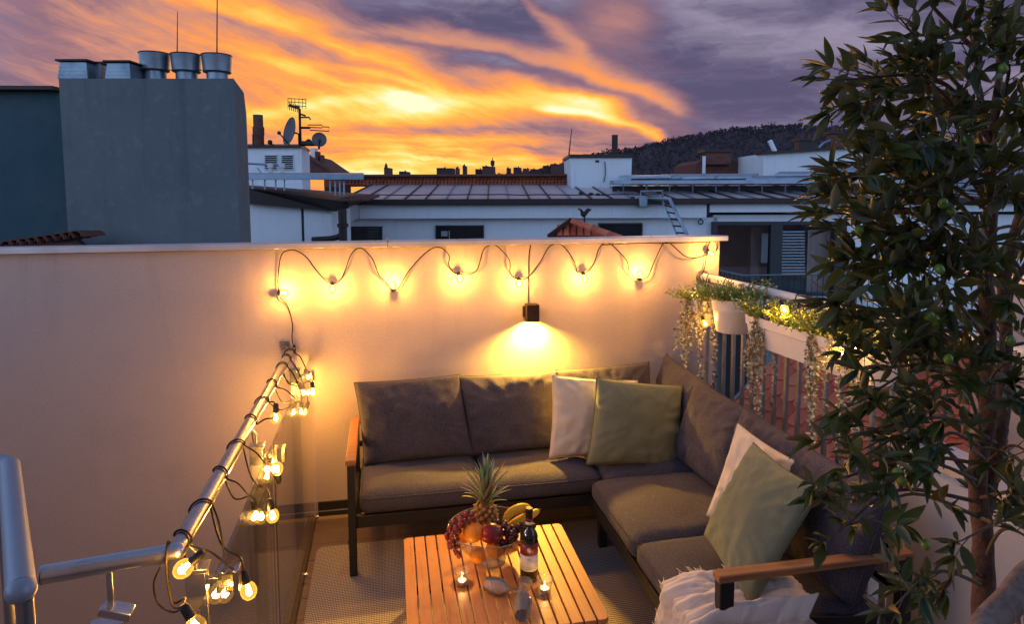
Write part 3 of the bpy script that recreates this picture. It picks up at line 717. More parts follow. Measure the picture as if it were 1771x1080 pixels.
# bananas
ban = thing('banana_bunch', 'two yellow bananas sticking up behind the wine bottle', 'bananas', P(890, 900, y=cy_+.05))
for pts_ in ([(872, 905), (880, 890), (893, 881), (908, 878), (917, 882)], [(878, 912), (893, 903), (908, 896), (922, 889), (931, 884)]):
    c = [P(x, y, y=cy_+.03+.012*i) for i, (x, y) in enumerate(pts_)]; cc = catmull(c, 5); n = len(cc)
    rs = [.0205*max(.22, math.sin(PI*min(1, .12+.80*i/(n-1)))**.5) for i in range(n)]
    MB().tube(cc, rs, 7).build('banana', M_banana, ban, smooth=True)
    MB().tube([cc[-1], cc[-1]+(cc[-1]-cc[-2]).normalized()*.014], [.005, .004], 7).build('banana_tip', M_stem, ban, smooth=True)

# wine bottle
bt = P(915, 1003, z=ZT); bt.z = ZT
bottle = thing('wine_bottle', 'dark wine bottle with a red and white label standing on the table', 'bottle', bt)
M_bottle = mat('bottle_glass', (.006, .010, .006), .07, spec=.8, coat=.6)
MB().lathe([(0, .004), (.030, .0), (.036, .003), (.0375, .010), (.0375, .185), (.035, .203), (.026, .219), (.0165, .233), (.0145, .245), (.0142, .262)], bt, 32).build('glass_body', M_bottle, bottle, smooth=True, angle=50)
M_caps = mat('capsule_foil', (.018, .011, .010), .4, .3)
MB().lathe([(.0150, .252), (.0150, .292), (.0162, .293), (.0162, .311), (.014, .313), (0, .3135)], bt, 28).build('capsule', M_caps, bottle, smooth=True, angle=40)
M_lw = mat('label_paper', (.72, .70, .68), .7, var=(20, (.64, .62, .60), .4, .8)); M_lr = mat('label_red', (.20, .018, .030), .5, var=(30, (.14, .012, .02), .4, .7)); M_lb = mat('label_blue', (.05, .10, .28), .45); M_ink = mat('label_ink', (.25, .22, .20), .7); M_foil = mat('label_crest', (.66, .60, .58), .45, .2)
adir = math.atan2(-bt.y, -bt.x)
def wrap(z0, z1, r, span, mt, name, a_off=0):
    m = MB(); n = 24; vs = []; fs = []
    for i in range(n+1):
        a = adir+a_off+(i/n-.5)*span
        for z, rr in ((z0, r), (z1, r)): vs.append(bt+Vector((math.cos(a)*rr, math.sin(a)*rr, z)))
    for i in range(n): fs.append((i*2, i*2+2, i*2+3, i*2+1))
    m.add(vs, fs); o = m.build(name, mt, bottle, smooth=True); s = o.modifiers.new('s', 'SOLIDIFY'); s.thickness = .0003; s.offset = 0; return o
wrap(.055, .123, .0380, 3.0, M_lw, 'label'); wrap(.123, .172, .0380, 3.0, M_lr, 'label'); wrap(.246, .258, .0154, 5.9, M_lw, 'neck_label'); wrap(.262, .272, .0156, 5.9, M_lr, 'neck_band')
wrap(.109, .1102, .0384, .55, M_ink, 'label_line'); wrap(.104, .1048, .0384, .30, M_ink, 'label_line'); wrap(.0705, .0735, .0384, .42, M_foil, 'label_line'); wrap(.066, .0668, .0384, .7, M_ink, 'label_line')
# the small crest: a pale ringed figure on the red band
cr = MB(); dv = Vector((math.cos(adir), math.sin(adir), 0)); sv = Vector((-dv.y, dv.x, 0))
cc0 = bt+dv*.0387+Vector((0, 0, .148))
cr.tube([cc0+sv*(.0085*math.cos(a))+Vector((0, 0, .0105*math.sin(a)))-dv*.0009*math.cos(a)**2 for a in [2*PI*k/20 for k in range(20)]], .0013, 5, closed=True)
cr.ball(cc0, .0055, 8, 6, (.35, 1, 1.2), Matrix.Rotation(adir, 3, 'Z'))
for k in range(5): a = 2*PI*k/5+.3; cr.tube([cc0+sv*(.005*math.cos(a))+Vector((0, 0, .006*math.sin(a))), cc0+sv*(.0085*math.cos(a))+Vector((0, 0, .0105*math.sin(a)))], .0012, 5)
cr.build('label_crest', M_foil, bottle, smooth=True)

# tea lights
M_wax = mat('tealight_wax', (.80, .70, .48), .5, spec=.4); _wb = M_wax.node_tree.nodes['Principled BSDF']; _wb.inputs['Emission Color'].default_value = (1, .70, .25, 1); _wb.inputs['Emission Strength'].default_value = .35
M_tin = mat('tealight_tin', (.75, .74, .72), .3, 1.0); M_flame = emis('flame', (1, .60, .18), 30)
def lamp(name, loc, power, size=.012, colr=(1, .60, .22), parent=None):
    l = bpy.data.lights.new(name, 'POINT'); l.energy = power; l.shadow_soft_size = size; l.color = colr
    o = bpy.data.objects.new(name, l); COL.objects.link(o); parent_to(o, parent, Matrix.Translation(Vector(loc))); return o
for (px, py), lab in (((799, 1013), 'lit tea light in a glass tumbler left of the fruit bowl'), ((942, 1027), 'lit tea light in a glass tumbler right of the wine bottle')):
    c = P(px, py, z=ZT); c.z = ZT; t = thing('tealight_holder', lab, 'candle holder', c, 'tea lights on the table')
    MB().lathe([(.024, 0), (.026, .003), (.0335, .062), (.034, .063), (.0325, .062), (.025, .010), (0, .009)], c, 28).build('tumbler', M_glass_small, t, smooth=True, angle=60)
    MB().tube([c+Vector((.0335*math.cos(2*PI*k/32), .0335*math.sin(2*PI*k/32), .063)) for k in range(32)], .0012, 5, closed=True).build('rim', MATS['glass_rim'], t, smooth=True)
    tl = MB().lathe([(.0185, .010), (.019, .024), (.0180, .024), (.0180, .0215)], c, 24).build('tealight_cup', M_tin, t, smooth=True, angle=50)
    MB().lathe([(0, .012), (.0178, .012), (.0178, .0215), (0, .0222)], c, 20).build('wax', M_wax, t, smooth=True, angle=50)
    MB().tube([c+Vector((0, 0, .022)), c+Vector((0, 0, .027))], .0006, 5).build('wick', M_black, t)
    MB().lathe([(0, .026), (.0026, .030), (.0028, .034), (.0016, .040), (0, .046)], c, 12).build('flame', M_flame, t, smooth=True)
    lamp('candle_light', c+Vector((0, 0, .036)), .9, .004, (1, .55, .18), t)
# two wine glasses lying on the slats
def goblet(name, label, foot, rimc, s=1.0):
    foot, rimc = Vector(foot), Vector(rimc); ax_ = (rimc-foot).normalized(); L = (rimc-foot).length
    t = thing(name, label, 'wine glass', (foot+rimc)/2-Vector((0, 0, .03)))
    pr = [(.0, .0), (.030, .001), (.0305, .003), (.010, .006), (.004, .012), (.0035, .045*L/.17), (.009, .054*L/.17), (.024, .070*L/.17), (.0345, .098*L/.17), (.0350, .120*L/.17), (.0310, .150*L/.17), (.0270, L),
          (.0258, L), (.0298, .150*L/.17), (.0338, .120*L/.17), (.0333, .098*L/.17), (.022, .071*L/.17), (0, .060*L/.17)]
    MB().lathe([(a*s, b) for a, b in pr], foot, 28, ax_).build('bowl', glass_mat('wine_glass_'+str(len(MATS)), (.93, .93, .95), 1.0, .04, 1.45, haze=((.95, .93, .93), .13)), t, smooth=True, angle=60)  # white haze painted into the glass in place of pale reflections
    x = ax_.orthogonal().normalized(); y = ax_.cross(x)
    for rr, zz in ((.0265*s, L), (.0302*s, .002)):
        MB().tube([foot+ax_*zz+(x*math.cos(2*PI*k/28)+y*math.sin(2*PI*k/28))*rr for k in range(28)], .0011, 5, closed=True).build('rim', MATS['glass_rim'], t, smooth=True)
g1a = P(899, 1026, z=HT+.030); g1b = P(841, 1011, z=HT+.030); goblet('wine_glass', 'stemmed glass lying on its side pointing left beside the bottle', g1a, g1b, 1.0)
g2a = P(908, 1009, z=HT+.032); g2b = P(903, 1066, z=HT+.032); goblet('wine_glass', 'stemmed glass lying with its bowl towards the near table edge', g2a, g2b, 1.0)

# ------------------------------------------------------------------ wall lamp
wl = thing('wall_lamp', 'square brown downlight on the plaster wall above the sofa', 'lamp', P(920, 542, y=YW-.05))
lc = P(920, 541, y=YW-.055); M_lampb = mat('lamp_bronze', (.055, .034, .024), .4, .5, var=(20, (.04, .025, .018), .4, .7))
q = MB(); w, h = .078, .108
for sx in (-1, 1): q.box((lc.x+sx*(w/2-.0025), lc.y, lc.z), (.005, w, h))
for sy in (-1, 1): q.box((lc.x, lc.y+sy*(w/2-.0025), lc.z), (w-.010, .005, h))
q.box((lc.x, lc.y, lc.z+h/2-.004), (w-.010, w-.010, .008)); q.build('housing', M_lampb, wl)
MB().box((lc.x-.012, YW-.010, lc.z), (.075, .02, .07)).build('wall_plate', M_lampb, wl, bevel=.002)
MB().lathe([(.0, 0), (.022, 0), (.022, -.010), (.0, -.014)], (lc.x, lc.y, lc.z-.022), 18).build('lens', emis('lamp_lens', (1, .66, .28), 30), wl, smooth=True)
al = bpy.data.lights.new('wall_lamp_light', 'SPOT'); al.energy = 190; al.spot_size = math.radians(150); al.spot_blend = .9; al.color = (1, .50, .06); al.shadow_soft_size = .018
ao = bpy.data.objects.new('wall_lamp_light', al); COL.objects.link(ao); parent_to(ao, wl, Matrix.Translation((lc.x, lc.y+.012, lc.z-h/2+.004)) @ Matrix.Rotation(-.16, 4, 'X'))
MB().tube(catmull([P(918, 424, y=YW-.008), P(915, 440, y=YW-.006), P(914, 480, y=YW-.006), P(914, 515, y=YW-.006), P(915, 527, y=YW-.010)], 5), .0028, 6).build('lead', M_cable, wl, smooth=True)

# ------------------------------------------------------------------ strings of bulbs
M_globe = bpy.data.materials.new('bulb_glass'); M_globe.use_nodes = True; _nt = M_globe.node_tree; _nt.nodes.clear()
_tr = _nt.nodes.new('ShaderNodeBsdfTransparent'); _tr.inputs[0].default_value = (1, .93, .72, 1); _em = _nt.nodes.new('ShaderNodeEmission'); _em.inputs[0].default_value = (1, .46, .05, 1); _em.inputs[1].default_value = 2.2
_gl = _nt.nodes.new('ShaderNodeBsdfGlossy'); _gl.inputs['Roughness'].default_value = .03
_lw = _nt.nodes.new('ShaderNodeLayerWeight'); _lw.inputs[0].default_value = .35
_m1 = _nt.nodes.new('ShaderNodeMixShader'); _nt.links.new((X(_nt, _lw.outputs['Facing'])*.55+.22).s, _m1.inputs[0]); _nt.links.new(_tr.outputs[0], _m1.inputs[1]); _nt.links.new(_em.outputs[0], _m1.inputs[2])
_m2 = _nt.nodes.new('ShaderNodeMixShader'); _m2.inputs[0].default_value = .08; _nt.links.new(_m1.outputs[0], _m2.inputs[1]); _nt.links.new(_gl.outputs[0], _m2.inputs[2])
_o = _nt.nodes.new('ShaderNodeOutputMaterial'); _nt.links.new(_m2.outputs[0], _o.inputs[0])
M_fil = emis('filament', (1, .62, .20), 90)
ME_globe = MB().lathe([(.010, .030), (.012, .034), (.0185, .041), (.0222, .052), (.0225, .060), (.0195, .070), (.0125, .0785), (.004, .0815), (0, .082)], (0, 0, 0), 20).mesh('bulb', M_globe, smooth=True)
ME_sock = MB().lathe([(0, -.006), (.0075, -.006), (.0095, 0), (.0115, .003), (.0115, .026), (.0125, .027), (.0125, .032), (.010, .033), (0, .033)], (0, 0, 0), 16).mesh('socket', mat('socket_plastic', (.02, .018, .016), .45), smooth=True, angle=40)
_fm = MB()
for k in range(4):
    a = k*PI/2+.4; _fm.tube([(math.cos(a)*.004, math.sin(a)*.004, .040), (math.cos(a)*.0075, math.sin(a)*.0075, .066)], .0012, 5)
_fm.ball((0, 0, .056), .0058, 10, 6, (1, 1, 1.5))
ME_fil = _fm.mesh('filament', M_fil, smooth=True)
def bulb(t, sock, at, power, s=1.0, colr=(1, .46, .085)):
    """Socket at sock, globe towards at."""
    sock, at = Vector(sock), Vector(at); d = (at-sock)
    if d.length < 1e-4: d = Vector((0, 0, -1))
    M = Matrix.Translation(sock) @ d.to_track_quat('Z', 'Y').to_matrix().to_4x4() @ Matrix.Scale(s, 4)
    g = put('bulb', ME_globe, M, t); put('socket', ME_sock, M, g); put('filament', ME_fil, M, g)
    lamp('bulb_light', M @ Vector((0, 0, .057)), power, .010, colr, t)
ws = thing('string_light', 'string of lit bulbs looped along the top of the plaster wall', 'string lights', (0, YW, 1.64))
WB = [((482, 507), (496, 507)), ((575, 490), (575, 503)), ((680, 503), (678, 488)), ((793, 473), (796, 485)), ((897, 482), (898, 494)), ((1008, 472), (1012, 486)), ((1106, 484), (1108, 468)), ((1224, 434), (1232, 440))]
yw = YW-.014
for (s_, b_) in WB:
    so = P(*s_, y=yw-.014); bo = P(*b_, y=yw-.075)
    bulb(ws, so, bo, 18.0)
paths = [[(503, 547), (496, 527), (484, 514), (482, 507), (481, 480), (485, 447), (493, 435), (510, 433), (530, 445), (545, 465), (562, 485), (573, 491)],
         [(575, 491), (587, 487), (597, 468), (605, 445), (615, 432), (628, 431), (645, 450), (655, 475), (668, 489), (676, 500), (681, 504)],
         [(681, 504), (690, 497), (700, 480), (710, 465), (730, 443), (750, 429), (765, 430), (777, 443), (776, 458), (783, 470), (793, 474)],
         [(793, 474), (812, 475), (825, 467), (832, 445), (838, 430), (850, 424), (862, 428), (881, 450), (882, 470), (887, 479), (897, 483)],
         [(897, 483), (907, 483), (916, 477), (935, 452), (949, 428), (964, 422), (975, 427), (992, 450), (999, 472), (1008, 473)],
         [(1008, 473), (1018, 469), (1028, 454), (1035, 432), (1045, 421), (1057, 423), (1073, 438), (1085, 453), (1088, 469), (1098, 480), (1106, 485)],
         [(1106, 485), (1120, 479), (1130, 457), (1145, 425), (1156, 420), (1170, 431), (1186, 444), (1205, 446), (1222, 441), (1238, 434), (1239, 422), (1230, 417), (1224, 428), (1222, 441), (1219, 462), (1215, 474)]]
for i, p_ in enumerate(paths):
    off = [rnd.uniform(.002, .014) for _ in p_]; off[0] = off[-1] = .013
    MB().tube(catmull([P(x, y, y=yw-o_) for (x, y), o_ in zip(p_, off)], 5), .0034, 6).build('cable', M_cable, ws, smooth=True)
MB().tube(catmull([P(x, y, y=yw+.006) for x, y in ((1040, 424), (1100, 421), (1160, 421), (1215, 419), (1232, 418))], 4), .0028, 6).build('cable', M_cable, ws, smooth=True)

rs_ = thing('string_light', 'string of lit bulbs wound round the steel handrail', 'string lights', RW)
def rail_at(py_or_y):
    t = (RW.y-py_or_y)/(RW.y-EL.y); return RW.lerp(EL, t)
RB = [((528, 640), (537, 650), 3.93, -.40), ((520, 665), (524, 677), 3.86, -.46), ((540, 662), (541, 676), 3.86, -.40), ((511, 697), (508, 710), 3.75, -.50), ((522, 695), (521, 709), 3.72, -.44), ((533, 697), (529, 708), 3.80, -.42),
      ((477, 700), (477, 718), None, -.46), ((482, 834), (480, 817), None, -.42), ((464, 800), (462, 818), None, -.47), ((438, 866), (443, 887), None, -.46), ((467, 866), (470, 885), None, -.41),
      ((350, 957), (325, 978), None, -.50), ((421, 990), (427, 1012), None, -.40), ((378, 1022), (391, 1016), None, -.47), ((318, 1050), (331, 1071), None, -.47)]
socks = []
for (s_, b_, yy, xx) in RB:
    if yy: so = P(*s_, y=yy); bo = P(*b_, y=yy-.01)
    else:
        bo = P(*b_, x=xx); so = P(*s_, x=xx)
        # keep the socket at the globe's depth
        so = P(*s_, y=bo.y+.004)
    socks.append((so, bo)); bulb(rs_, so, bo, 12.5)
wraps = [3.93, 3.80, 3.62, 3.30, 3.02, 2.78, 2.50, 2.26, 2.02, 1.84]
def coil(y, k=9, r=.0275, lean=.05):
    c = rail_at(y); out = []
    for i in range(k): a = PI*1.15*i/(k-1)-.25; out.append(c+Vector((-math.cos(a)*r*-1, lean*(i/(k-1)-.5), math.sin(a)*r)))
    return out
order = sorted(range(len(socks)), key=lambda i: -socks[i][0].y)
for w, y in enumerate(wraps):
    c = coil(y, lean=.05 if w % 2 else -.05)
    near = sorted(socks, key=lambda s: abs(s[0].y-y))[:2]
    a_, b_ = near[0][0], near[1 % len(near)][0]
    p1_ = [a_, a_.lerp(c[0], .35)+Vector((.02, .01, -.03)), a_.lerp(c[0], .75)+Vector((.015, 0, .0))]+c[:]
    # drop on the other side: a slack loop that comes back under the rail
    nxt = socks[order[min(len(order)-1, int(w*1.6)+1)]][0]
    e = c[-1]; p2_ = [e, e+Vector((-.012, -.03, -.045)), e.lerp(nxt, .45)+Vector((-.02, 0, -.09)), nxt.lerp(e, .15)+Vector((.0, .02, -.02)), nxt]
    MB().tube(catmull(p1_+p2_[1:], 5), .0032, 6).build('cable', M_cable, rs_, smooth=True)
MB().tube(catmull([P(503, 547, y=YW-.02), P(506, 565, y=YW-.02), P(505, 585, y=YW-.02), P(508, 600, y=YW-.04), rail_at(4.0)+Vector((.02, 0, .03)), rail_at(3.93)+Vector((.03, 0, 0))], 5), .0032, 6).build('cable', M_cable, rs_, smooth=True)
MB().tube(catmull([EL.lerp(RE_, .06)+Vector((0, .03, .0)), EL.lerp(RE_, .06)+Vector((0, .0, .030)), EL.lerp(RE_, .05)+Vector((0, -.03, 0)), P(290, 1010, y=1.75), P(300, 1050, y=1.72), P(318, 1049, y=1.66)], 6), .0028, 6).build('cable', M_cable, rs_, smooth=True)
MB().tube(catmull([EL.lerp(RE_, .12)+Vector((0, .0, -.028)), P(266, 1010, y=1.78), P(274, 1045, y=1.78), P(300, 1060, y=1.74), P(318, 1049, y=1.68)], 6), .0026, 6).build('cable', M_cable, rs_, smooth=True)
# ------------------------------------------------------------------ right railing with planters
RA, RB_ = Vector((2.085, 4.035, 1.41)), Vector((2.17, 2.8, 1.41)); rdir = (RB_-RA).normalized(); RC = RA+rdir*4.0
def rr(s, dz=0, dx=0): return RA+rdir*s+Vector((dx, 0, dz))
rail = thing('railing', 'white tube railing with grey upright bars along the right of the terrace', 'railing', (2.15, 3.0, 0))
MB().tube([RA, RC], .0245, 20).build('top_rail', M_whitepaint, rail, smooth=True, angle=50)
MB().lathe([(.0, 0), (.045, 0), (.045, .006), (0, .006)], (RA.x, YW, RA.z), 16, (0, -1, 0)).build('wall_flange', M_steel_dark, rail, smooth=True, angle=40)
MB().bar(rr(.0, -1.32), rr(1.60, -1.32), .035, .012).build('bottom_rail', M_baluster, rail, bevel=.002)
MB().bar(rr(.0, -.034), rr(1.62, -.034), .030, .010).build('under_rail', M_baluster, rail, bevel=.002)
for s in (1.66, 2.6, 3.5): MB().bar(rr(s, -.52), rr(s, -.02), .03, .03, rdir).build('post', M_baluster, rail, bevel=.002)
for k in range(16):
    s = .06+k*.1; q = MB(); q.bar(rr(s, -1.314), rr(s, -.039), .020, .020, rdir); q.build('bar', M_baluster, rail, bevel=.0012)
kerb = MB().box((2.22, 3.235, -.02), (.26, 1.60, .16)); tag(kerb.build('kerb', M_plaster_white), kind='structure')

M_pot = mat('white_pot', (.74, .71, .68), .42, var=(8, (.68, .65, .62), .4, .8))
M_soil = mat('potting_soil', (.03, .02, .014), .95, bump=(80, .8, .006))
M_pleaf = [mat('planter_leaf', (.15, .24, .045), .55, var=(30, (.22, .30, .07), .4, .7)), mat('planter_leaf_yellow', (.42, .42, .09), .55), mat('planter_blossom', (.72, .70, .52), .6)]
M_trail = [mat('trailing_leaf', (.36, .39, .32), .65, var=(30, (.52, .52, .44), .4, .7)), mat('trailing_stem', (.20, .16, .10), .8), mat('trailing_leaf_brown', (.16, .10, .06), .7)]
def leaf_quad(m, p, d, n, L, w):
    s = d.cross(n).normalized(); m.add([p, p+d*(L*.45)+s*w*.5+n*w*.12, p+d*L, p+d*(L*.45)-s*w*.5+n*w*.12], [(0, 1, 2, 3)])
def rv(): 
    v = Vector((rnd.gauss(0, 1), rnd.gauss(0, 1), rnd.gauss(0, 1))); return v.normalized()
def tuft(t, c, rx, ry, rz, n, L=.020, label=None):
    """Small-leaved bushy plant: sprigs that fan up and outwards from the soil."""
    m = MB()
    for k in range(n):
        a = rnd.random()*2*PI; q = math.sqrt(rnd.random()); b = Vector(c)+Vector((math.cos(a)*rx*q*.8, math.sin(a)*ry*q*.8, -.01))
        d = (Vector((math.cos(a)*rx*q*2.0, math.sin(a)*ry*q*1.2, rz*rnd.uniform(.7, 1.6)))+rv()*.025); h = d.length; d.normalize(); mats = 1 if rnd.random() < .30 else 0
        nl = max(4, int(h/.011))
        m.cur = 0; m.tube([b, b+d*h], [.0012, .0006], 3, caps=False)
        for j in range(nl):
            p = b+d*h*(.25+.75*j/nl); m.cur = mats; v = (rv()+d*.7).normalized(); leaf_quad(m, p, v, rv(), L*rnd.uniform(.6, 1.15), L*.42)
        if rnd.random() < .35:
            m.cur = 2; m.ball(b+d*h, .0042, 6, 4)
    o = m.build('foliage', M_pleaf, t); tag(o, kind='stuff')
def trails(t, starts, label=None):
    m = MB()
    for (p, L, sway) in starts:
        p = Vector(p); pts_ = [p]; d = Vector((sway[0], sway[1], -.15))
        n = int(L/.02); q = p.copy()
        for k in range(n):
            d = d*.86+Vector((rnd.gauss(0, .022), rnd.gauss(0, .022), -.02-.006*k)); v = d.normalized(); q = q+v*.02; pts_.append(q.copy())
        m.cur = 1; m.tube(pts_, .0011, 3, caps=False)
        for k, q in enumerate(pts_):
            if rnd.random() < .12: continue
            for j in range(5 if k/n < .7 else 3):
                m.cur = 0 if rnd.random() < .8 else 2; v = (rv()+Vector((0, 0, -.25))).normalized(); L_ = rnd.uniform(.014, .027); leaf_quad(m, q+rv()*.006, v, rv(), L_, L_*.66)
    o = m.build('trailing_foliage', M_trail, t); tag(o, kind='stuff')
def round_pot(c, label, h=.195, r=.120):
    t = thing('hanging_pot', label, 'plant pot', c-Vector((0, 0, h)))
    MB().lathe([(0, -h), (r*.74, -h), (r*.78, -h+.006), (r*.95, -h*.36), (r*.975, -h*.34), (r*.985, -h*.30), (r*1.03, -.004), (r*1.04, 0), (r*.985, 0), (r*.95, -.03), (0, -.03)], c, 40).build('pot', M_pot, t, smooth=True, angle=35)
    MB().lathe([(r*.94, -.028), (0, -.024)], c, 20).build('soil', M_soil, t)
    for dy in (-.05, .05):
        h_ = MB(); h_.bar(c+Vector((r*.75, dy, -.02)), c+Vector((r*.75+.02, dy, .05)), .018, .004, (0, 1, 0)); h_.bar(c+Vector((r*.75+.018, dy, .048)), c+Vector((.17, dy, .05)), .018, .004, (0, 1, 0)); h_.build('hook', M_whitepaint, t)
    return t
pc0 = P(1217, 517, x=1.965); pc1 = P(1269, 516, x=1.975)
p0 = round_pot(pc0, 'white hanging pot hidden under pale trailing vines next to the wall', .16, .10)
tuft(p0, pc0, .085, .085, .050, 150)
st = []
for k in range(15):
    a = rnd.uniform(2.6, 4.9); s = Vector((math.cos(a), math.sin(a), 0)); st.append((pc0+s*.095+Vector((0, 0, .012)), rnd.choice([.22, .35, .45, .55]), (s.x*.05, s.y*.05)))
for k in range(6): st.append((P(1185+rnd.uniform(-14, 25), 505, x=1.86), rnd.choice([.25, .34, .42]), (-.02, 0)))
trails(p0, st)
p1 = round_pot(pc1, 'round white hanging pot with a raised band and a low green plant')
tuft(p1, pc1, .092, .092, .056, 260)
# long planter
bx = thing('balcony_planter', 'long white planter box hung on the railing with yellow-green plants', 'planter', rr(1.25, -.30))
W_, H_ = .17, .165
cs, ce = rr(.78, -.10, -.12), rr(1.66, -.10, -.12); side = Vector((rdir.y, -rdir.x, 0)); 
if side.x > 0: side = -side
m = MB(); lo_, hi_ = .72, 1.0
def ring(z, sc, a, b): 
    return [a-rdir*0+side*(W_/2*sc)+Vector((0, 0, z)), b+side*(W_/2*sc)+Vector((0, 0, z)), b-side*(W_/2*sc)+Vector((0, 0, z)), a-side*(W_/2*sc)+Vector((0, 0, z))]
A0 = cs+rdir*.02; B0 = ce-rdir*.02
R_ = [ring(-H_, .72, A0, B0), ring(-.052, .94, cs+rdir*.004, ce-rdir*.004), ring(-.050, 1.0, cs, ce), ring(0, 1.03, cs-rdir*.003, ce+rdir*.003), ring(0, .97, cs+rdir*.006, ce-rdir*.006), ring(-.03, .93, cs+rdir*.01, ce-rdir*.01)]
vs = [p for q in R_ for p in q]; fs = [(3, 2, 1, 0)]
for i in range(len(R_)-1):
    for k in range(4): fs.append((i*4+k, i*4+(k+1) % 4, i*4+4+(k+1) % 4, i*4+4+k))
m.add(vs, fs).build('box', M_pot, bx, bevel=.002)
q = R_[-1]; MB().add([p+Vector((0, 0, .004)) for p in q], [(0, 1, 2, 3)]).build('soil', M_soil, bx)
cm = (cs+ce)/2
for k in range(5):
    c = cs.lerp(ce, (k+.5)/5); tuft(bx, c, .068, .085, .066, 130, .022)
st = []
for k in range(30):
    f_ = rnd.choice([rnd.uniform(.06, .20), rnd.uniform(.56, .66), rnd.uniform(.72, .98)]); st.append((cs.lerp(ce, f_)+side*(W_/2*rnd.uniform(.7, 1.05))+Vector((0, 0, .01)), rnd.choice([.2, .35, .5, .62]), (side.x*.05, side.y*.05)))
trails(bx, st)
for f_ in (.2, .8):
    c = cs.lerp(ce, f_); MB().bar(c-side*.08+Vector((0, 0, .0)), c-side*.15+Vector((0, 0, .12)), .02, .004, rdir).build('hook', M_whitepaint, bx)
# string on this railing
rs2 = thing('string_light', 'string of lit bulbs wound round the white railing among the planters', 'string lights', RA)
for (s_, b_, xx, pw) in (((1349, 522), (1356, 535), 1.93, 3.0), ((1214, 548), (1222, 566), 1.86, 2.2), ((1199, 500), (1206, 516), 1.90, 2.2), ((1474, 582), (1480, 598), 1.86, 3.2), ((1519, 442), (1519, 459), 2.06, 2.6), ((1450, 590), (1455, 606), 1.98, 2.6)):
    bulb(rs2, P(*s_, x=xx), P(*b_, x=xx), pw*3.2, .95)
def rcoil(s, lean=.03, r=.029):
    c = rr(s); return [c+rdir*(lean*(i/12-.5))+Vector((0, 0, math.sin(2*PI*i/12+.6)*r))+side*(math.cos(2*PI*i/12+.6)*r) for i in range(12)]
for s, drop in ((.10, .10), (.30, .06), (.34, .05), (.55, .07), (.585, .05), (.96, .08), (1.30, .08), (1.5, .07), (1.9, .08), (2.3, .08)):
    c = rcoil(s); e = c[-1]; MB().tube(catmull([c[0]+Vector((0, 0, -drop))+side*.02]+c+[e+rdir*.03+side*.03+Vector((0, 0, -drop))], 4), .0026, 6).build('cable', M_cable, rs2, smooth=True)
wv = [P(1215, 474, y=YW-.02)]+[rr(s, -.05-.05*(i % 2), -.045) for i, s in enumerate((.1, .3, .45, .58, .78, .96, 1.15, 1.3, 1.5, 1.7, 1.9, 2.1, 2.3))]
MB().tube(catmull(wv, 5), .0026, 6).build('cable', M_cable, rs2, smooth=True)

# low white wall right of the bars and the higher wall beyond it
ew = thing('low_white_wall', 'low white rendered wall behind the olive tree on the right', 'wall', (2.25, 1.1, 0))
MB().box((2.25, 1.06, -.8), (.17, 2.72, 3.34)).build('plaster_face', M_plaster_white, ew)
MB().box((2.25, 1.06, .885), (.21, 2.76, .028)).build('coping', M_zinc, ew, bevel=.002)
hw_ = thing('side_chimney', 'white rendered chimney block glimpsed through the olive leaves', 'chimney', (3.1, 2.3, 0))
MB().box((3.2, 2.35, -.3), (.6, .8, 3.7)).build('shaft', M_plaster, hw_)
MB().box((3.2, 2.35, 1.575), (.68, .88, .05)).build('cap', M_zinc, hw_, bevel=.003)

# ------------------------------------------------------------------ background frame: r to the right, D forward, z up
FH = Vector((math.sin(CYAW), math.cos(CYAW), 0)); RH = Vector((math.cos(CYAW), -math.sin(CYAW), 0)); RZ = Matrix((RH, FH, Vector((0, 0, 1)))).transposed()
def Q(px, py, D):
    v = _F + _R*((px-885.5)/CF) - _U*((py-CCY)/CF); return EYE+v*(D/v.dot(FH))
def bbox(m, px0, py0, px1, py1, D, depth):
    """Box with its face at distance D seen between two spots, running back by depth."""
    a = Q(px0, py0, D); b = Q(px1, py1, D); c = (a+b)/2+FH*(depth/2); r = abs((b-a).dot(RH)); z = abs(b.z-a.z)
    return m.box(c, (r, depth, z), RZ)
def base_of(px, py, D): return Q(px, py, D)

M_facade = mat('facade_render', (.76, .77, .78), .9, var=(.5, (.70, .71, .72), .35, .75), bump=(30, .2, .004), streaks=((.6, .6, .12), (.72, .73, .74), .5, .8))
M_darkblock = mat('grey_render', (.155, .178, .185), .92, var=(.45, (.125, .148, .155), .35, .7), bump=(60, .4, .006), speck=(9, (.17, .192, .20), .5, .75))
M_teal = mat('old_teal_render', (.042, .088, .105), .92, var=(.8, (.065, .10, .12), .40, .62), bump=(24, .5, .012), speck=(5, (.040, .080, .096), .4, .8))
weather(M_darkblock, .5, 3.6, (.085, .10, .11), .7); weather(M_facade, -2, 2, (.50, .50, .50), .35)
M_tile_far = mat('weathered_far_tile', (.40, .115, .06), .85, var=(2, (.28, .075, .045), .35, .7), bump=(20, .5, .01)); M_tile_brown = mat('old_brown_tile', (.15, .055, .04), .85, var=(5, (.10, .04, .032), .35, .7))
M_ducts = mat('galvanised_sheet', (.27, .33, .38), .42, .75, var=(3, (.19, .24, .29), .4, .7), wear=(6, .25))
M_brown = mat('brown_sheet', (.035, .022, .018), .5, .3, wear=(8, .2))
M_tile = mat('clay_tile', (.78, .175, .075), .78, var=(6, (.62, .125, .055), .35, .7), speck=(60, (.66, .20, .13), .5, .8), bump=(70, .4, .003))
M_tile2 = mat('clay_tile_faded', (.82, .23, .10), .8, var=(6, (.68, .165, .075), .35, .7), bump=(70, .4, .003))
M_tile3 = mat('clay_tile_dark', (.58, .12, .055), .8, var=(6, (.46, .09, .045), .35, .7), bump=(70, .4, .003))
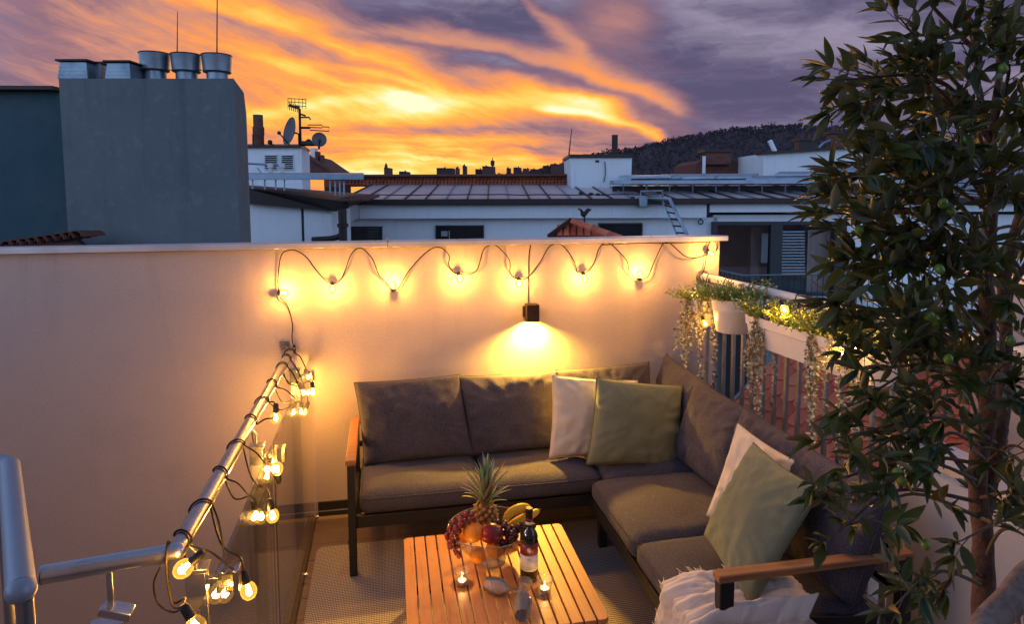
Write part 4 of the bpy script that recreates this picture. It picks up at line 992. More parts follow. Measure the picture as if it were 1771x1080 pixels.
M_metalroof = mat('seamed_metal_roof', (.66, .58, .57), .40, .45, var=(.8, (.54, .48, .48), .35, .7), wear=(2, .3))
M_pane = mat('dark_window_pane', (.010, .012, .014), .06, spec=.9)
M_blackframe = mat('dark_window_frame', (.018, .018, .022), .5)
M_brick = mat('chimney_brick', (.16, .065, .045), .9, var=(5, (.10, .045, .035), .35, .7), bump=(30, .6, .02))
M_interior = mat('brown_interior', (.42, .22, .15), .9, var=(1.5, (.50, .28, .19), .4, .7))
M_antenna = mat('antenna_metal', (.045, .04, .04), .5, .6)
M_dish = mat('dish_paint', (.10, .095, .10), .5)
M_blue_sheet = mat('walkway_sheet', (.34, .42, .50), .45, .6, var=(2, (.25, .32, .40), .35, .7), wear=(5, .3))

gnd = MB(); gnd.add([(-6000, -3000, -19), (6000, -3000, -19), (6000, 9000, -19), (-6000, 9000, -19)], [(0, 1, 2, 3)])
tag(gnd.build('city_ground', mat('city_ground_dark', (.05, .045, .045), .95, var=(.02, (.07, .06, .055), .4, .7))), kind='structure')

# --- tall rendered block with the roof vents, left
D0 = 7.6
blk = thing('rendered_stair_tower', 'tall plain grey rendered block carrying sheet metal vents at left', 'building', base_of(260, 430, D0)-Vector((0, 0, 4)))
TL = Q(101, 136, D0); TRR = Q(404, 139, D0); w = (TRR-TL).dot(RH); ztop = TL.z
o_ = TL-Vector((0, 0, TL.z)); X_ = lambda r, d, z: o_+RH*r+FH*d+Vector((0, 0, z))
ch = (Q(421, 139, D0+.42)-Q(404, 139, D0)).dot(RH)
m = MB(); z0 = -12
bk_ = (Q(424, 139, D0+2.6)-Q(404, 139, D0)).dot(RH)
poly = [X_(0, 0, z0), X_(w, 0, z0), X_(w+ch, .42, z0), X_(w+bk_, 2.6, z0), X_(0, 2.6, z0)]
top = [X_(0, 0, ztop), X_(w, 0, ztop), X_(w+ch, .42, ztop-.10), X_(w+bk_, 2.6, ztop-.10), X_(0, 2.6, ztop)]
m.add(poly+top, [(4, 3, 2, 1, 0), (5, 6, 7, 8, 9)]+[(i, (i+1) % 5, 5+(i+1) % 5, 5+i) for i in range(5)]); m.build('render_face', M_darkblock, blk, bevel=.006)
def hood(px0, px1, py0, py1, D, label):
    t = thing('roof_vent', label, 'roof vent', Q((px0+px1)/2, py1, D), 'sheet metal vents on the tall block')
    a = Q(px0, py1+2, D); b = Q(px1, py1+2, D); h = Q(px0, py0, D).z-a.z; W = (b-a).dot(RH); m = MB(); s = W*.12
    f0 = [a, b, b+FH*.42, a+FH*.42]; f1 = [a+RH*s, b-RH*s*.2, b-RH*s*.2+FH*.40, a+RH*s+FH*.40]; f1 = [p+Vector((0, 0, h*.86)) for p in f1]
    m.add(f0+f1, [(3, 2, 1, 0), (4, 5, 6, 7)]+[(i, (i+1) % 4, 4+(i+1) % 4, 4+i) for i in range(4)]); m.build('duct', M_ducts, t, bevel=.004)
    c = (f1[0]+f1[1]+f1[2]+f1[3])/4+Vector((0, 0, h*.07)); MB().box(c, (W*1.04, .48, h*.10), RZ).build('lid', M_brown, t, bevel=.003)
    for k in range(3): 
        zz = a.z+h*(.2+.2*k); MB().box((a+b)/2+Vector((0, 0, zz-a.z))+FH*.002, (W*.93, .01, .006), RZ).build('fold', M_ducts, t)
    return t
hood(99, 152, 102, 134, D0+.1, 'leftmost wide sheet metal hood on the tall block')
hood(181, 226, 104, 134, D0+.1, 'sheet metal hood right of the small box vent')
t = thing('roof_vent', 'small square box vent between the two metal hoods', 'roof vent', Q(163, 135, D0+.3), 'sheet metal vents on the tall block')
m = MB(); bbox(m, 152, 108, 175, 137, D0+.25, .18); m.build('duct', M_ducts, t, bevel=.004); m = MB(); bbox(m, 150, 106, 177, 109, D0+.24, .20); m.build('lid', M_brown, t)
m = MB(); q0 = Q(238, 134, D0+.35); 
m.prism([Q(222, 106, D0+.35), Q(241, 121, D0+.35), Q(241, 134, D0+.35), Q(222, 134, D0+.35)], FH*.2); 
t = thing('roof_vent', 'sloping metal flashing leaning on the second hood', 'roof vent', q0, 'sheet metal vents on the tall block'); m.build('duct', M_ducts, t)
for (px, lab) in ((269, 'round metal cowl nearest the middle of the tall block'), (323, 'middle one of the three round metal cowls'), (376, 'rightmost round metal cowl near the block corner')):
    dy = {269: 0, 323: 2, 376: 3}[px]
    c = Q(px, 135, D0+.45); t = thing('cowl_vent', lab, 'roof vent', c, 'round cowls on the tall block'); s = D0/CF*1.06; zt = Q(px, 92+dy, D0+.45).z-c.z; zb = Q(px, 122+dy, D0+.45).z-c.z
    MB().lathe([(17*s, -.03), (17*s, zb)], c, 24).build('pipe', M_ducts, t, smooth=True, angle=50)
    MB().lathe([(20*s, zb-.012), (22*s, zb), (24*s, zt-.012), (24.5*s, zt), (23*s, zt), (0, zt-.02)], c, 32).build('cowl', M_ducts, t, smooth=True, angle=40)
    for zz in (zb, zt-.006): MB().tube([c+Vector((math.cos(2*PI*k/28)*((21.8 if zz == zb else 24.3)*s), math.sin(2*PI*k/28)*((21.8 if zz == zb else 24.3)*s), zz)) for k in range(28)], .006, 5, closed=True).build('rim', M_brown, t, smooth=True)
m = MB(); m.tube([Q(200, 131, D0+.3), Q(245, 120, D0+.3), Q(300, 121, D0+.4), Q(350, 121, D0+.4)], .006, 5); tag(m.build('cable_run', M_antenna), 'thin cable strung between the roof cowls', 'cable')
for (px, pt, lab) in ((306, 20, 'shorter thin aerial rod standing behind the middle cowl'), (375, -40, 'taller thin aerial rod rising above the right cowl')):
    m = MB(); m.tube([Q(px, 133, D0+1.0), Q(px+.5, pt+60, D0+1.0), Q(px+1, pt, D0+1.0)], [.009, .007, .004], 6)
    tag(m.build('aerial_rod', M_antenna, smooth=True), lab, 'aerial')
# --- neighbour wall far left
nb = thing('neighbour_wall', 'old teal rendered gable wall with dark coping at the far left', 'wall', Q(50, 430, 8.3)-Vector((0, 0, 4)))
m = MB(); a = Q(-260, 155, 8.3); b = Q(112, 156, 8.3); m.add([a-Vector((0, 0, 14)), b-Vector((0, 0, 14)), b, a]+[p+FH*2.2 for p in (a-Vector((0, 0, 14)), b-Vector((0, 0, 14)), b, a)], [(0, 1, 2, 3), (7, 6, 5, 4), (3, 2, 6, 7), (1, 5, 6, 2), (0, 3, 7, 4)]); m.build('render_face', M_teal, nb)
m = MB(); m.bar(Q(-260, 152, 8.25)+FH*.2, Q(100, 153.5, 8.25)+FH*.2, .6, .045); m.build('coping', M_brown, nb)
def halftile(s=1.0, L=.34, r=.085, n=8):
    m = MB(); vs = []
    for j, y in enumerate((0, L)):
        rr_ = r*(1-.14*j)
        for k in range(n+1):
            a = PI*k/n
            vs.append((math.cos(a)*rr_, y, math.sin(a)*rr_*.8-.012*j)); 
    for j, y in enumerate((0, L)):
        rr_ = r*(1-.14*j)-.014
        for k in range(n+1):
            a = PI*k/n; vs.append((math.cos(a)*rr_, y, math.sin(a)*rr_*.8-.012*j))
    N1 = n+1; fs = []
    for k in range(n): fs += [(k, k+1, N1+k+1, N1+k), (2*N1+k, 3*N1+k, 3*N1+k+1, 2*N1+k+1), (k, 2*N1+k, 2*N1+k+1, k+1)]
    fs += [(0, N1, 3*N1, 2*N1), (n, 2*N1+n, 3*N1+n, N1+n)]
    return m.add(vs, fs)
ME_ridge = [halftile().mesh('ridge_tile', q, smooth=True, angle=50) for q in (M_tile, M_tile2, M_tile3)]
ME_old = halftile().mesh('ridge_tile', M_tile_brown, smooth=True, angle=50)
lr = thing('low_tiled_roof', 'sliver of brown tiled roof at the foot of the teal wall', 'roof', Q(80, 425, 7.0)-Vector((0, 0, .5)))
m = MB(); m.prism([Q(-60, 436, 6.9), Q(150, 430, 6.9), Q(118, 404, 7.3), Q(60, 412, 7.5), Q(-60, 428, 7.5)], Vector((0, 0, -.25))); m.build('roof_deck', M_tile_brown, lr)
for k in range(9):
    p = Q(10+k*15, 427-k*2.2, 7.0); put('ridge_tile', ME_old, Matrix.Translation(p) @ (RZ @ Matrix.Rotation(math.radians(-12+rnd.uniform(-5, 5)), 3, 'Z')).to_4x4(), lr)
m = MB(); m.bar(Q(117, 402, 7.2), Q(150, 428, 6.9), .05, .02); m.build('verge', M_brown, lr)

# --- dormer block with louvred windows, dishes and antennas
D1 = 24.0
dm = thing('dormer_block', 'pale rooftop block with two louvred shutters and a brown pipe', 'building', Q(480, 330, D1)-Vector((0, 0, 1)))
m = MB(); a = Q(424, 254, D1); b = Q(521, 254, D1); c = Q(535, 256, D1+1.6)
zb = -6
m.add([Vector((p.x, p.y, zz)) for zz in (zb, a.z) for p in (a, b, c, c+FH*2-RH*3)], [(3, 2, 1, 0), (4, 5, 6, 7)]+[(i, (i+1) % 4, 4+(i+1) % 4, 4+i) for i in range(4)]); m.build('render_face', M_facade, dm)
m = MB(); m.prism([Q(420, 255, D1-.15), Q(521, 255, D1-.15), Q(537, 262, D1+1.6), Q(522, 252, D1+1.6), Q(420, 252, D1+1.6)], (0, 0, .06)); m.build('flat_roof', M_brown, dm)
for px0, px1 in ((458, 478), (487, 506)):
    m = MB(); bbox(m, px0-2, 266, px1+2, 294, D1-.06, .05); f_ = m.build('shutter_frame', M_facade, dm); 
    for k in range(7):
        m = MB(); bbox(m, px0, 269+k*3.5, px1, 271+k*3.5, D1-.10, .05); m.build('louvre', M_blackframe, f_)
m = MB(); p = Q(448, 254, D1+.5); s = D1/CF; m.lathe([(9*s, 0), (9*s, 20*s), (9.8*s, 21*s), (9.8*s, 34*s), (8.3*s, 35*s), (8.3*s, 55*s), (0, 55*s)], p, 16); m.build('pipe', M_brick, dm, smooth=True, angle=40)
m = MB(); m.tube([Q(438, 254, D1+.4), Q(438, 232, D1+.4)], .04, 6); m.ball(Q(467, 246, D1+.4), .09, 8, 6); m.tube([Q(467, 248, D1+.4), Q(478, 253, D1+.4)], .03, 5); m.build('roof_fitting', M_antenna, dm)
mast = thing('antenna_mast', 'antenna mast with yagi aerials beside the satellite dishes', 'antenna', Q(519, 252, D1+.3))
m = MB(); m.tube([Q(520, 254, D1+.3), Q(518, 188, D1+.3)], .045, 8); m.build('pole', M_antenna, mast, smooth=True)
def yagi(p, q, els, h, name='yagi_aerial'):
    m = MB(); m.tube([p, q], .028, 5)
    for k in range(els): c = p.lerp(q, (k+.5)/els); m.tube([c+Vector((0, 0, h)), c-Vector((0, 0, h))], .014, 4)
    m.build(name, M_antenna, mast)
yagi(Q(519, 189, D1+.3), Q(499, 183, D1+.2), 6, .14); yagi(Q(519, 186, D1+.3), Q(500, 181, D1+.2), 4, .05)
m = MB()
for y in (170, 176, 182): m.tube([Q(498, y, D1+.2), Q(529, y+2, D1+.5)], .012, 4)
for x in (498, 504, 510, 517, 523, 529): m.tube([Q(x, 170, D1+.3), Q(x, 188, D1+.3)], .010, 4)
m.build('grid_aerial', M_antenna, mast)
m = MB(); m.tube([Q(519, 203, D1+.3), Q(535, 203, D1+.2), Q(537, 207, D1+.2)], .03, 5); m.tube([Q(519, 197, D1+.3), Q(528, 200, D1+.2)], .035, 5); m.build('arm', M_antenna, mast)
m = MB(); m.tube([Q(519, 221, D1+.3), Q(536, 221, D1+.2)], .045, 5); m.tube([Q(532, 216, D1+.2), Q(557, 216, D1+.2), Q(557, 221, D1+.2), Q(532, 220, D1+.2)], .018, 4); m.tube([Q(536, 225, D1+.2), Q(569, 227, D1+.2), Q(569, 220, D1+.2), Q(557, 219, D1+.2)], .018, 4); m.build('loop_aerial', M_antenna, mast)
def dish(c, r, look, name, label, sq=1):
    t = thing(name, label, 'satellite dish', c-Vector((0, 0, r))); ax_ = Vector(look).normalized()
    MB().lathe([(r*q, r*.28*q*q) for q in (0, .2, .4, .6, .8, .95, 1)]+[(r*1.0, r*.30), (r*.93, r*.27), (r*.6, r*.13), (0, .03)], c, 28, ax_).build('reflector', M_dish, t, smooth=True, angle=50)
    foc = c+ax_*r*1.0-Vector((0, 0, r*.3)); m = MB(); m.tube([c-Vector((0, 0, r*.95))+ax_*r*.25, foc], .025, 5); m.ball(foc, .07, 8, 6); m.build('feed_arm', M_antenna, t)
    m = MB(); m.tube([c-ax_*.02, c-ax_*.22, c-ax_*.22-Vector((0, 0, r*1.15))], .04, 6); m.build('bracket', M_antenna, t)
    return t
dish(Q(507, 229, D1+.2), 25*D1/CF, (-1.0, -.55, .25), 'satellite_dish', 'large oval satellite dish seen edge-on left of the mast')
dish(Q(552, 242, D1+.2), 12.5*D1/CF, (.15, -1, .1), 'satellite_dish', 'small round satellite dish right of the antenna mast')
m = MB(); m.tube([Q(520, 251, D1+.3), Q(546, 251, D1+.3)], .04, 6); m.box(Q(534, 250, D1+.3)+Vector((0, 0, .06)), (.5, .3, .12), RZ); m.ball(Q(534, 246, D1+.3), .12, 8, 6); m.build('arm', M_antenna, mast)
rr2 = thing('hipped_red_roof', 'dark red hipped roof end behind the dormer block', 'roof', Q(545, 300, 33))
m = MB(); m.prism([Q(505, 262, 33), Q(535, 270, 33), Q(577, 299, 33), Q(500, 299, 33)], FH*4); m.build('roof_slope', M_tile_brown, rr2)
m = MB(); m.bar(Q(534, 270, 32.9), Q(577, 299, 32.9), .2, .12); m.build('hip_tiles', M_tile_brown, rr2)
for (x, y0, y1, w) in ((541, 256, 268, 4), (547, 262, 276, 3), (555, 268, 280, 2)):
    m = MB(); bbox(m, x-w, y0, x+w, y1+6, 33.5, .5); tag(m.build('chimney_stub', M_facade if w > 3 else M_brick), {4: 'pale chimney stub behind the mast foot', 3: 'small brick stub on the dark red hip', 2: 'smallest stub down the dark red hip'}[w], 'chimney')

# --- walkway and dark eave at the left of the long building
D2 = 17.0
wk = thing('roof_walkway', 'pale metal service walkway on thin posts over the left roof', 'walkway', Q(530, 330, D2))
m = MB(); a = Q(428, 312, D2); b = Q(627, 313, D2); m.add([Q(428, 311, D2), Q(629, 311, D2), Q(629, 302, D2), Q(428, 300, D2), Q(428, 311, D2+1.2), Q(629, 311, D2+1.2), Q(629, 299, D2+1.2), Q(428, 299, D2+1.2)], [(0, 1, 2, 3), (7, 6, 5, 4), (3, 2, 6, 7), (1, 5, 6, 2), (0, 3, 7, 4), (0, 4, 5, 1)]); m.build('deck', M_blue_sheet, wk, bevel=.01)
for (x, y) in ((437, 328), (458, 328), (477, 328), (492, 330), (571, 334), (580, 338), (588, 338), (595, 338)):
    m = MB(); m.tube([Q(x, 309, D2+.1), Q(x, y, D2+.1)], .022, 5); m.build('post', M_ducts, wk)
m = MB(); m.tube([Q(580, 315, D2+.1), Q(596, 314, D2+.1)], .025, 5); m.tube([Q(430, 283, D2+.8), Q(500, 287, D2+.8)], .03, 5); m.tube([Q(445, 290, D2+.8), Q(452, 299, D2+.8)], .02, 5); m.build('handrail', M_blue_sheet, wk)
for x in (468, 488):
    c = Q(x, 299, D2+.5); s = D2/CF; t = thing('pipe_vent', 'pale stubby pipe vent on the walkway, %s of two' % ('left one' if x == 468 else 'right one'), 'roof vent', c)
    MB().lathe([(4*s, 0), (4*s, 8*s), (5.5*s, 9*s), (5*s, 16*s), (0, 17*s)], c, 14).build('cowl', mat('pale_vent', (.62, .58, .56), .5), t, smooth=True, angle=50)
lb = thing('eaved_annex', 'low white annex with a deep dark brown eave beside the tall block', 'building', Q(505, 420, D2-1)-Vector((0, 0, 4)))
m = MB(); m.add([Q(426, 352, D2), Q(581, 366, D2), Q(604, 360, D2-.5), Q(604, 350, D2-.5), Q(426, 326, D2), Q(426, 340, D2+3), Q(640, 345, D2+3), Q(640, 336, D2+3), Q(426, 320, D2+3)], [(0, 1, 2, 3, 4), (4, 3, 7, 8), (0, 4, 8, 5), (5, 8, 7, 6), (1, 0, 5, 6), (2, 1, 6, 7, 3)]); m.build('eave', M_brown, lb)
m = MB(); bbox(m, 420, 349, 524, 470, D2+.25, 2); m.build('wall_panel', M_facade, lb); m = MB(); bbox(m, 525, 357, 576, 470, D2+.22, 2); m.build('wall_panel', M_facade, lb)
m = MB(); bbox(m, 521.5, 352, 525, 470, D2+.2, .06); m.build('downpipe', M_blackframe, lb)
m = MB(); s = D2/CF; p = Q(592, 362, D2-.4); m.lathe([(7*s, 0), (7*s, -24*s), (9.5*s, -25*s), (9.5*s, -30*s), (7*s, -31*s), (7*s, -60*s)], p, 12); m.tube(catmull([Q(592, 398, D2-.4), Q(588, 408, D2-.4), Q(572, 413, D2-.4), Q(540, 415, D2-.4)], 5), 5*s, 8); m.build('downpipe', M_brown, lb, smooth=True, angle=50)
m = MB()
for k in range(10): m.tube([Q(575+k*6.5, 349-k*.4, D2-.3), Q(600+k*6, 341-k*.3, D2+1.6)], .05, 6)
m.build('ridge_tiles', M_tile_brown, lb, smooth=True); 

# --- the long apartment building across
D3 = 20.0
ap = thing('apartment_building', 'long pale apartment building with seamed metal roof and glass doors', 'building', Q(1050, 480, D3)-Vector((0, 0, 6)))
m = MB(); bbox(m, 606, 378, 1234, 640, D3+.35, 5); bbox(m, 1234, 372, 1462, 384, D3+.35, 5); bbox(m, 1462, 372, 2150, 640, D3+.35, 5); bbox(m, 1234, 513, 1462, 640, D3+.35, 5); m.build('wall', M_facade, ap)
m = MB(); bbox(m, 621, 351, 1222, 377, D3, 5); m.build('fascia_band', M_facade, ap, bevel=.01)
m = MB(); bbox(m, 1228, 351, 2150, 365, D3, 5); m.build('fascia_band', M_facade, ap, bevel=.01)
m = MB(); m.prism([Q(606, 384, D3+.3), Q(621, 377, D3), Q(621, 355, D3), Q(606, 360, D3+.3)], FH*1); m.build('fascia_return', M_facade, ap)
m = MB(); bbox(m, 600, 345, 2150, 350.5, D3-.25, .35); m.build('gutter', M_brown, ap, bevel=.02)
m = MB(); bbox(m, 1222.5, 350, 1227.5, 372, D3+.1, .2); m.build('downpipe', M_brown, ap)
def window(x0, y0, x1, y1, slats=0, glow=None):
    m = MB(); e = 2.0
    for (a, b, c, d) in ((x0, y0, x1, y0+e), (x0, y1-e, x1, y1), (x0, y0+e, x0+e, y1-e), (x1-e, y0+e, x1, y1-e)): bbox(m, a, b, c, d, D3+.26, .12)
    w = m.build('window', M_blackframe, ap)
    m = MB(); bbox(m, x0+e, y0+e, x1-e, y1-e, D3+.32, .02); m.build('pane', M_pane, w)
    for k in range(slats):
        m = MB(); y = y0+e+2+(y1-y0-2*e-2)*(k+.5)/slats; bbox(m, x0+e, y-1.3, x1-e, y+1.3, D3+.29, .02); m.build('slat', M_blackframe, w)
    return w
window(607, 392, 661, 432, 7); w2 = window(753, 390, 837, 432); window(1035, 386, 1111, 432)
m = MB(); bbox(m, 763, 400, 774, 409, D3+.305, .012); bbox(m, 776, 399, 778, 415, D3+.305, .012); m.build('sticker', mat('faded_paper', (.30, .30, .26), .8), w2)
m = MB(); bbox(m, 756, 419, 834, 430, D3+.310, .010); m.build('inner_sill', M_interior, w2)
# glass doors with the room behind
dr = MB()
for (a, b, c, d) in ((1234, 384, 1460, 389), (1234, 389, 1238, 513), (1334, 389, 1350, 513), (1446, 389, 1460, 513), (1238, 508, 1446, 513)): bbox(dr, a, b, c, d, D3+.10, .22)
dr = dr.build('glass_doors', M_blackframe, ap)
m = MB(); bbox(m, 1238, 389, 1334, 508, D3+.20, .02); m.build('pane', MATS.get('door_glass') or glass_mat('door_glass', (.93, .95, .96), 1.0, 0, 1.5), dr)
m = MB(); bbox(m, 1350, 389, 1446, 508, D3+.20, .02); m.build('pane', MATS['door_glass'], dr)
rm = MB(); bbox(rm, 1230, 380, 1464, 516, D3+3.4, .1); rm.build('back_wall', M_interior, ap)
rm = MB(); bbox(rm, 1234, 513, 1462, 514, D3+.3, 3.2); rm.build('room_floor', M_interior, ap)
rm = MB(); bbox(rm, 1318, 404, 1336, 455, D3+1.2, .05); rm.build('curtain', M_facade, ap)
rm = MB(); bbox(rm, 1300, 392, 1312, 505, D3+1.6, .25); rm.build('room_pillar', mat('interior_plaster', (.45, .28, .22), .9), ap)
for k in range(15):
    rm = MB(); bbox(rm, 1352, 400+k*5.2, 1392, 402.4+k*5.2, D3+.42, .02); rm.build('blind_slat', mat('blind_slat_grey', (.75, .77, .8), .6), ap)
rm = MB()
for k in range(8): bbox(rm, 1398+k*4.5, 398, 1400.5+k*4.5, 506, D3+.6, .06)
rm.build('curtain', mat('pink_curtain', (.62, .42, .38), .9), ap)
rm = MB(); bbox(rm, 1238, 486, 1446, 508, D3+.7, .08); rm.build('low_cabinet', mat('teal_cabinet', (.02, .035, .045), .5), ap)
m = MB(); m.tube([Q(1212, 376, D3+.2), Q(1212, 380, D3+.2)], .02, 5); m.tube([Q(1212, 384, D3+.2)+RH*(.07*math.cos(2*PI*k/12))+Vector((0, 0, .07*math.sin(2*PI*k/12))) for k in range(12)], .02, 5, closed=True); m.build('wall_hook', M_antenna, ap)
# metal roof panels with standing seams
zf = 347.5; n = 34; Df, Db = D3-.2, D3+6.5
for k in range(n):
    x0f, x1f = 592+k*36.0, 592+(k+1)*36.0
    s0, s1 = 700+(x0f-700)*.80+30, 700+(x1f-700)*.80+30
    A_, B_, C_, E_ = Q(x0f, zf, Df), Q(x1f, zf, Df), Q(s1, 321.5, Db), Q(s0, 321.5, Db)
    m = MB(); m.prism([A_, B_, C_, E_], (0, 0, .03)); m.build('roof_panel', M_metalroof, ap)
    m = MB(); m.bar(A_+Vector((0, 0, .055)), E_+Vector((0, 0, .055)), .035, .05); m.build('roof_seam', M_ducts if k % 3 == 2 else M_brown, ap)
m = MB(); m.tube([Q(600, 341, Df+.6)+Vector((0, 0, .08))]+[Q(600+k*30, 341.5+rnd.uniform(-.8, .8), Df+.6)+Vector((0, 0, .08)) for k in range(1, 19)], .018, 5); m.build('roof_cable', M_antenna, ap)
# clay tile ridge behind
m = MB(); Dt = Db+.2
bbox(m, 560, 303.5, 984, 322, Dt+.35, .5); m.build('tiled_strip', M_tile_far, ap)
m = MB()
for k in range(64):
    x = 592+k*6.15
    for j in range(3): m.tube([Q(x+j*.8, 320.5-j*5.2, Dt+.25+j*.05), Q(x+.8+j*.8, 316-j*5.2, Dt+.32+j*.05)], [.085, .07], 6)
tag(m.build('pan_tile', M_tile_far, ap, smooth=True), kind='stuff')
m = MB(); bbox(m, 575, 302, 985, 305, Dt, .5); m.build('ridge_cap', M_tile_brown, ap, bevel=.03)
# rooftop box
pb = thing('rooftop_box', 'white rooftop box with a dark lid in the middle of the roofline', 'building', Q(1040, 318, D3+5.2))
m = MB(); m.add([Q(989, 318, D3+5)-Vector((0, 0, .3)), Q(1091, 318, D3+5)-Vector((0, 0, .3)), Q(1093, 272, D3+5), Q(986, 272, D3+5)]+[p+FH*3 for p in (Q(989, 318, D3+5)-Vector((0, 0, .3)), Q(1091, 318, D3+5)-Vector((0, 0, .3)), Q(1093, 272, D3+5), Q(986, 272, D3+5))], [(0, 1, 2, 3), (7, 6, 5, 4), (3, 2, 6, 7), (1, 5, 6, 2), (0, 3, 7, 4)]); m.build('render_face', M_facade, pb)
m = MB(); bbox(m, 984, 267, 1095, 272.5, D3+4.9, 3.2); m.build('lid', M_brown, pb, bevel=.01)
m = MB(); bbox(m, 1030, 277, 1036, 281, D3+4.97, .05); m.build('vent_hole', M_blackframe, pb); m = MB(); m.tube(catmull([Q(1046, 279, D3+4.95), Q(1047, 300, D3+4.95), Q(1044, 315, D3+4.95)], 4), .018, 5); m.build('wall_cable', M_antenna, pb)
m = MB(); m.tube([Q(984, 268, D3+5.5), Q(989, 222, D3+5.5)], [.03, .015], 5); tag(m.build('aerial_rod', M_antenna), 'leaning aerial rod beside the white rooftop box', 'aerial')
# walkways over the right roof
rw = thing('roof_walkway', 'long blue-grey service walkway with railing over the right roof', 'walkway', Q(1250, 330, D3+2.5))
m = MB(); bbox(m, 1062, 312, 1640, 317, D3+2.0, 1.0); m.build('deck', M_blue_sheet, rw, bevel=.01)
for (x0, x1, y0, y1, dd) in ((1070, 1160, 302, 305, 3.6), (1135, 1300, 300, 306, 3.8), (1290, 1420, 303, 309, 3.4), (1340, 1440, 296, 301, 3.9), (1400, 1540, 289, 296, 4.2), (1180, 1235, 301, 306, 3.2)):
    m = MB(); a = Q(x0, y1, D3+dd); m.add([Q(x0, y1, D3+dd), Q(x1, y1-1, D3+dd), Q(x1+12, y0, D3+dd+1), Q(x0+8, y0+1, D3+dd+1)]+[p-Vector((0, 0, .08)) for p in (Q(x0, y1, D3+dd), Q(x1, y1-1, D3+dd), Q(x1+12, y0, D3+dd+1), Q(x0+8, y0+1, D3+dd+1))], [(0, 1, 2, 3), (7, 6, 5, 4), (0, 4, 5, 1), (1, 5, 6, 2), (2, 6, 7, 3), (3, 7, 4, 0)]); m.build('sheet', M_blue_sheet, rw)
for k in range(15):
    x = 1078+k*40; m = MB(); m.tube([Q(x, 316, D3+2.05), Q(x, 334, D3+2.3)], .025, 5); m.build('post', M_blue_sheet, rw)
m = MB(); bbox(m, 1060, 322, 1640, 330, D3+3.2, .2); m.build('shadow_gap_board', M_blackframe, rw)
m = MB(); bbox(m, 1092, 340, 1098, 346, D3-.2, .1)
for x in (1005, 1022, 1034, 1044): m.ball(Q(x, 334+(x-1005)*.1, D3+1.4), .09, 8, 5, (1, 1, .6))
tag(m.build('roof_hook', M_antenna), 'dark snow hooks standing on the metal roof in front of the white box', 'roof hooks')
ld = thing('roof_ladder', 'pale metal ladder bent over the eave of the long building', 'ladder', Q(1180, 405, D3-1))
m = MB(); Dl = D3-1.2
m.tube([Q(1118, 344, Dl+1.2), Q(1158, 344, Dl), Q(1190, 410, Dl-.4)], .052, 6); m.tube([Q(1118, 339, Dl+1.8), Q(1142, 339, Dl+.7), Q(1172, 410, Dl)], .035, 6); m.build('side_rail', M_ducts, ld, smooth=True, angle=50)
for k in range(6):
    t_ = (k+.4)/6; a = Q(1158, 344, Dl).lerp(Q(1190, 410, Dl-.4), t_); b = Q(1142, 339, Dl+.7).lerp(Q(1172, 410, Dl), t_); m = MB(); m.tube([a, b], .025, 5); m.build('rung', M_antenna, ld)
m = MB(); bbox(m, 1106, 341, 1120, 358, Dl+.8, .3); m.build('bracket_box', M_ducts, ld, bevel=.02)
m = MB(); m.tube([Q(1108, 341, Dl+1.6), Q(1108, 331, Dl+1.6), Q(1146, 330, Dl+1.6), Q(1146, 340, Dl+1.2)], .03, 5); m.build('hoop', M_ducts, ld)

# --- small tiled ridge with a bird finial, just beyond the wall
gb = thing('tiled_gable', 'small red tiled gable peeking over the parapet', 'roof', Q(1005, 420, 9.0)-Vector((0, 0, .5)))
Dg = 9.0; m = MB(); m.prism([Q(949, 410, Dg), Q(990, 379, Dg), Q(1062, 409, Dg), Q(1062, 440, Dg), Q(949, 440, Dg)], FH*.4); m.build('gable_deck', M_tile3, gb)
m = MB(); m.bar(Q(948, 409, Dg-.05), Q(988, 379, Dg-.05), .12, .05); m.build('verge', M_brown, gb)
pa, pb_ = Q(988, 382, Dg-.1), Q(1066, 412, Dg-.5); dvec = (pb_-pa).normalized()
for k in range(3, 10):
    p = pa+dvec*(k*.085); zax = Vector((0, -.25, 1)); y_ = -dvec; x_ = y_.cross(zax).normalized(); z_ = x_.cross(y_); Mx = Matrix((x_, y_, z_)).transposed().to_4x4()
    put('ridge_tile', ME_ridge[k % 3], Matrix.Translation(p) @ Mx @ Matrix.Scale(.62+.03*k, 4), gb)
for k in range(6):
    p = Q(968+k*12, 409, Dg-.08); put('ridge_tile', ME_ridge[k % 3], Matrix.Translation(p) @ (RZ @ Matrix.Rotation(math.radians(62), 3, 'X')).to_4x4() @ Matrix.Scale(.50, 4), gb)
fb = thing('bird_finial', 'black metal bird with raised wings on the tiled gable', 'finial', Q(1011, 390, Dg-.05))
m = MB(); s = Dg/CF; m.tube([Q(1011, 392, Dg-.1), Q(1011, 372, Dg-.1)], .012, 6); m.build('rod', M_antenna, fb)
m = MB(); m.tube(catmull([Q(1000, 361, Dg-.1), Q(1005, 364, Dg-.12), Q(1009, 371, Dg-.1), Q(1013, 372, Dg-.1)], 4), [.012]*4+[.02]*4+[.035]*4+[.03], 6); m.tube(catmull([Q(1022, 364, Dg-.1), Q(1018, 363, Dg-.1), Q(1013, 368, Dg-.1), Q(1011, 372, Dg-.1)], 4), [.015]*4+[.03]*4+[.03]*5, 6); m.ball(Q(1008, 370, Dg-.1), .035, 8, 6); m.build('bird', M_antenna, fb, smooth=True)

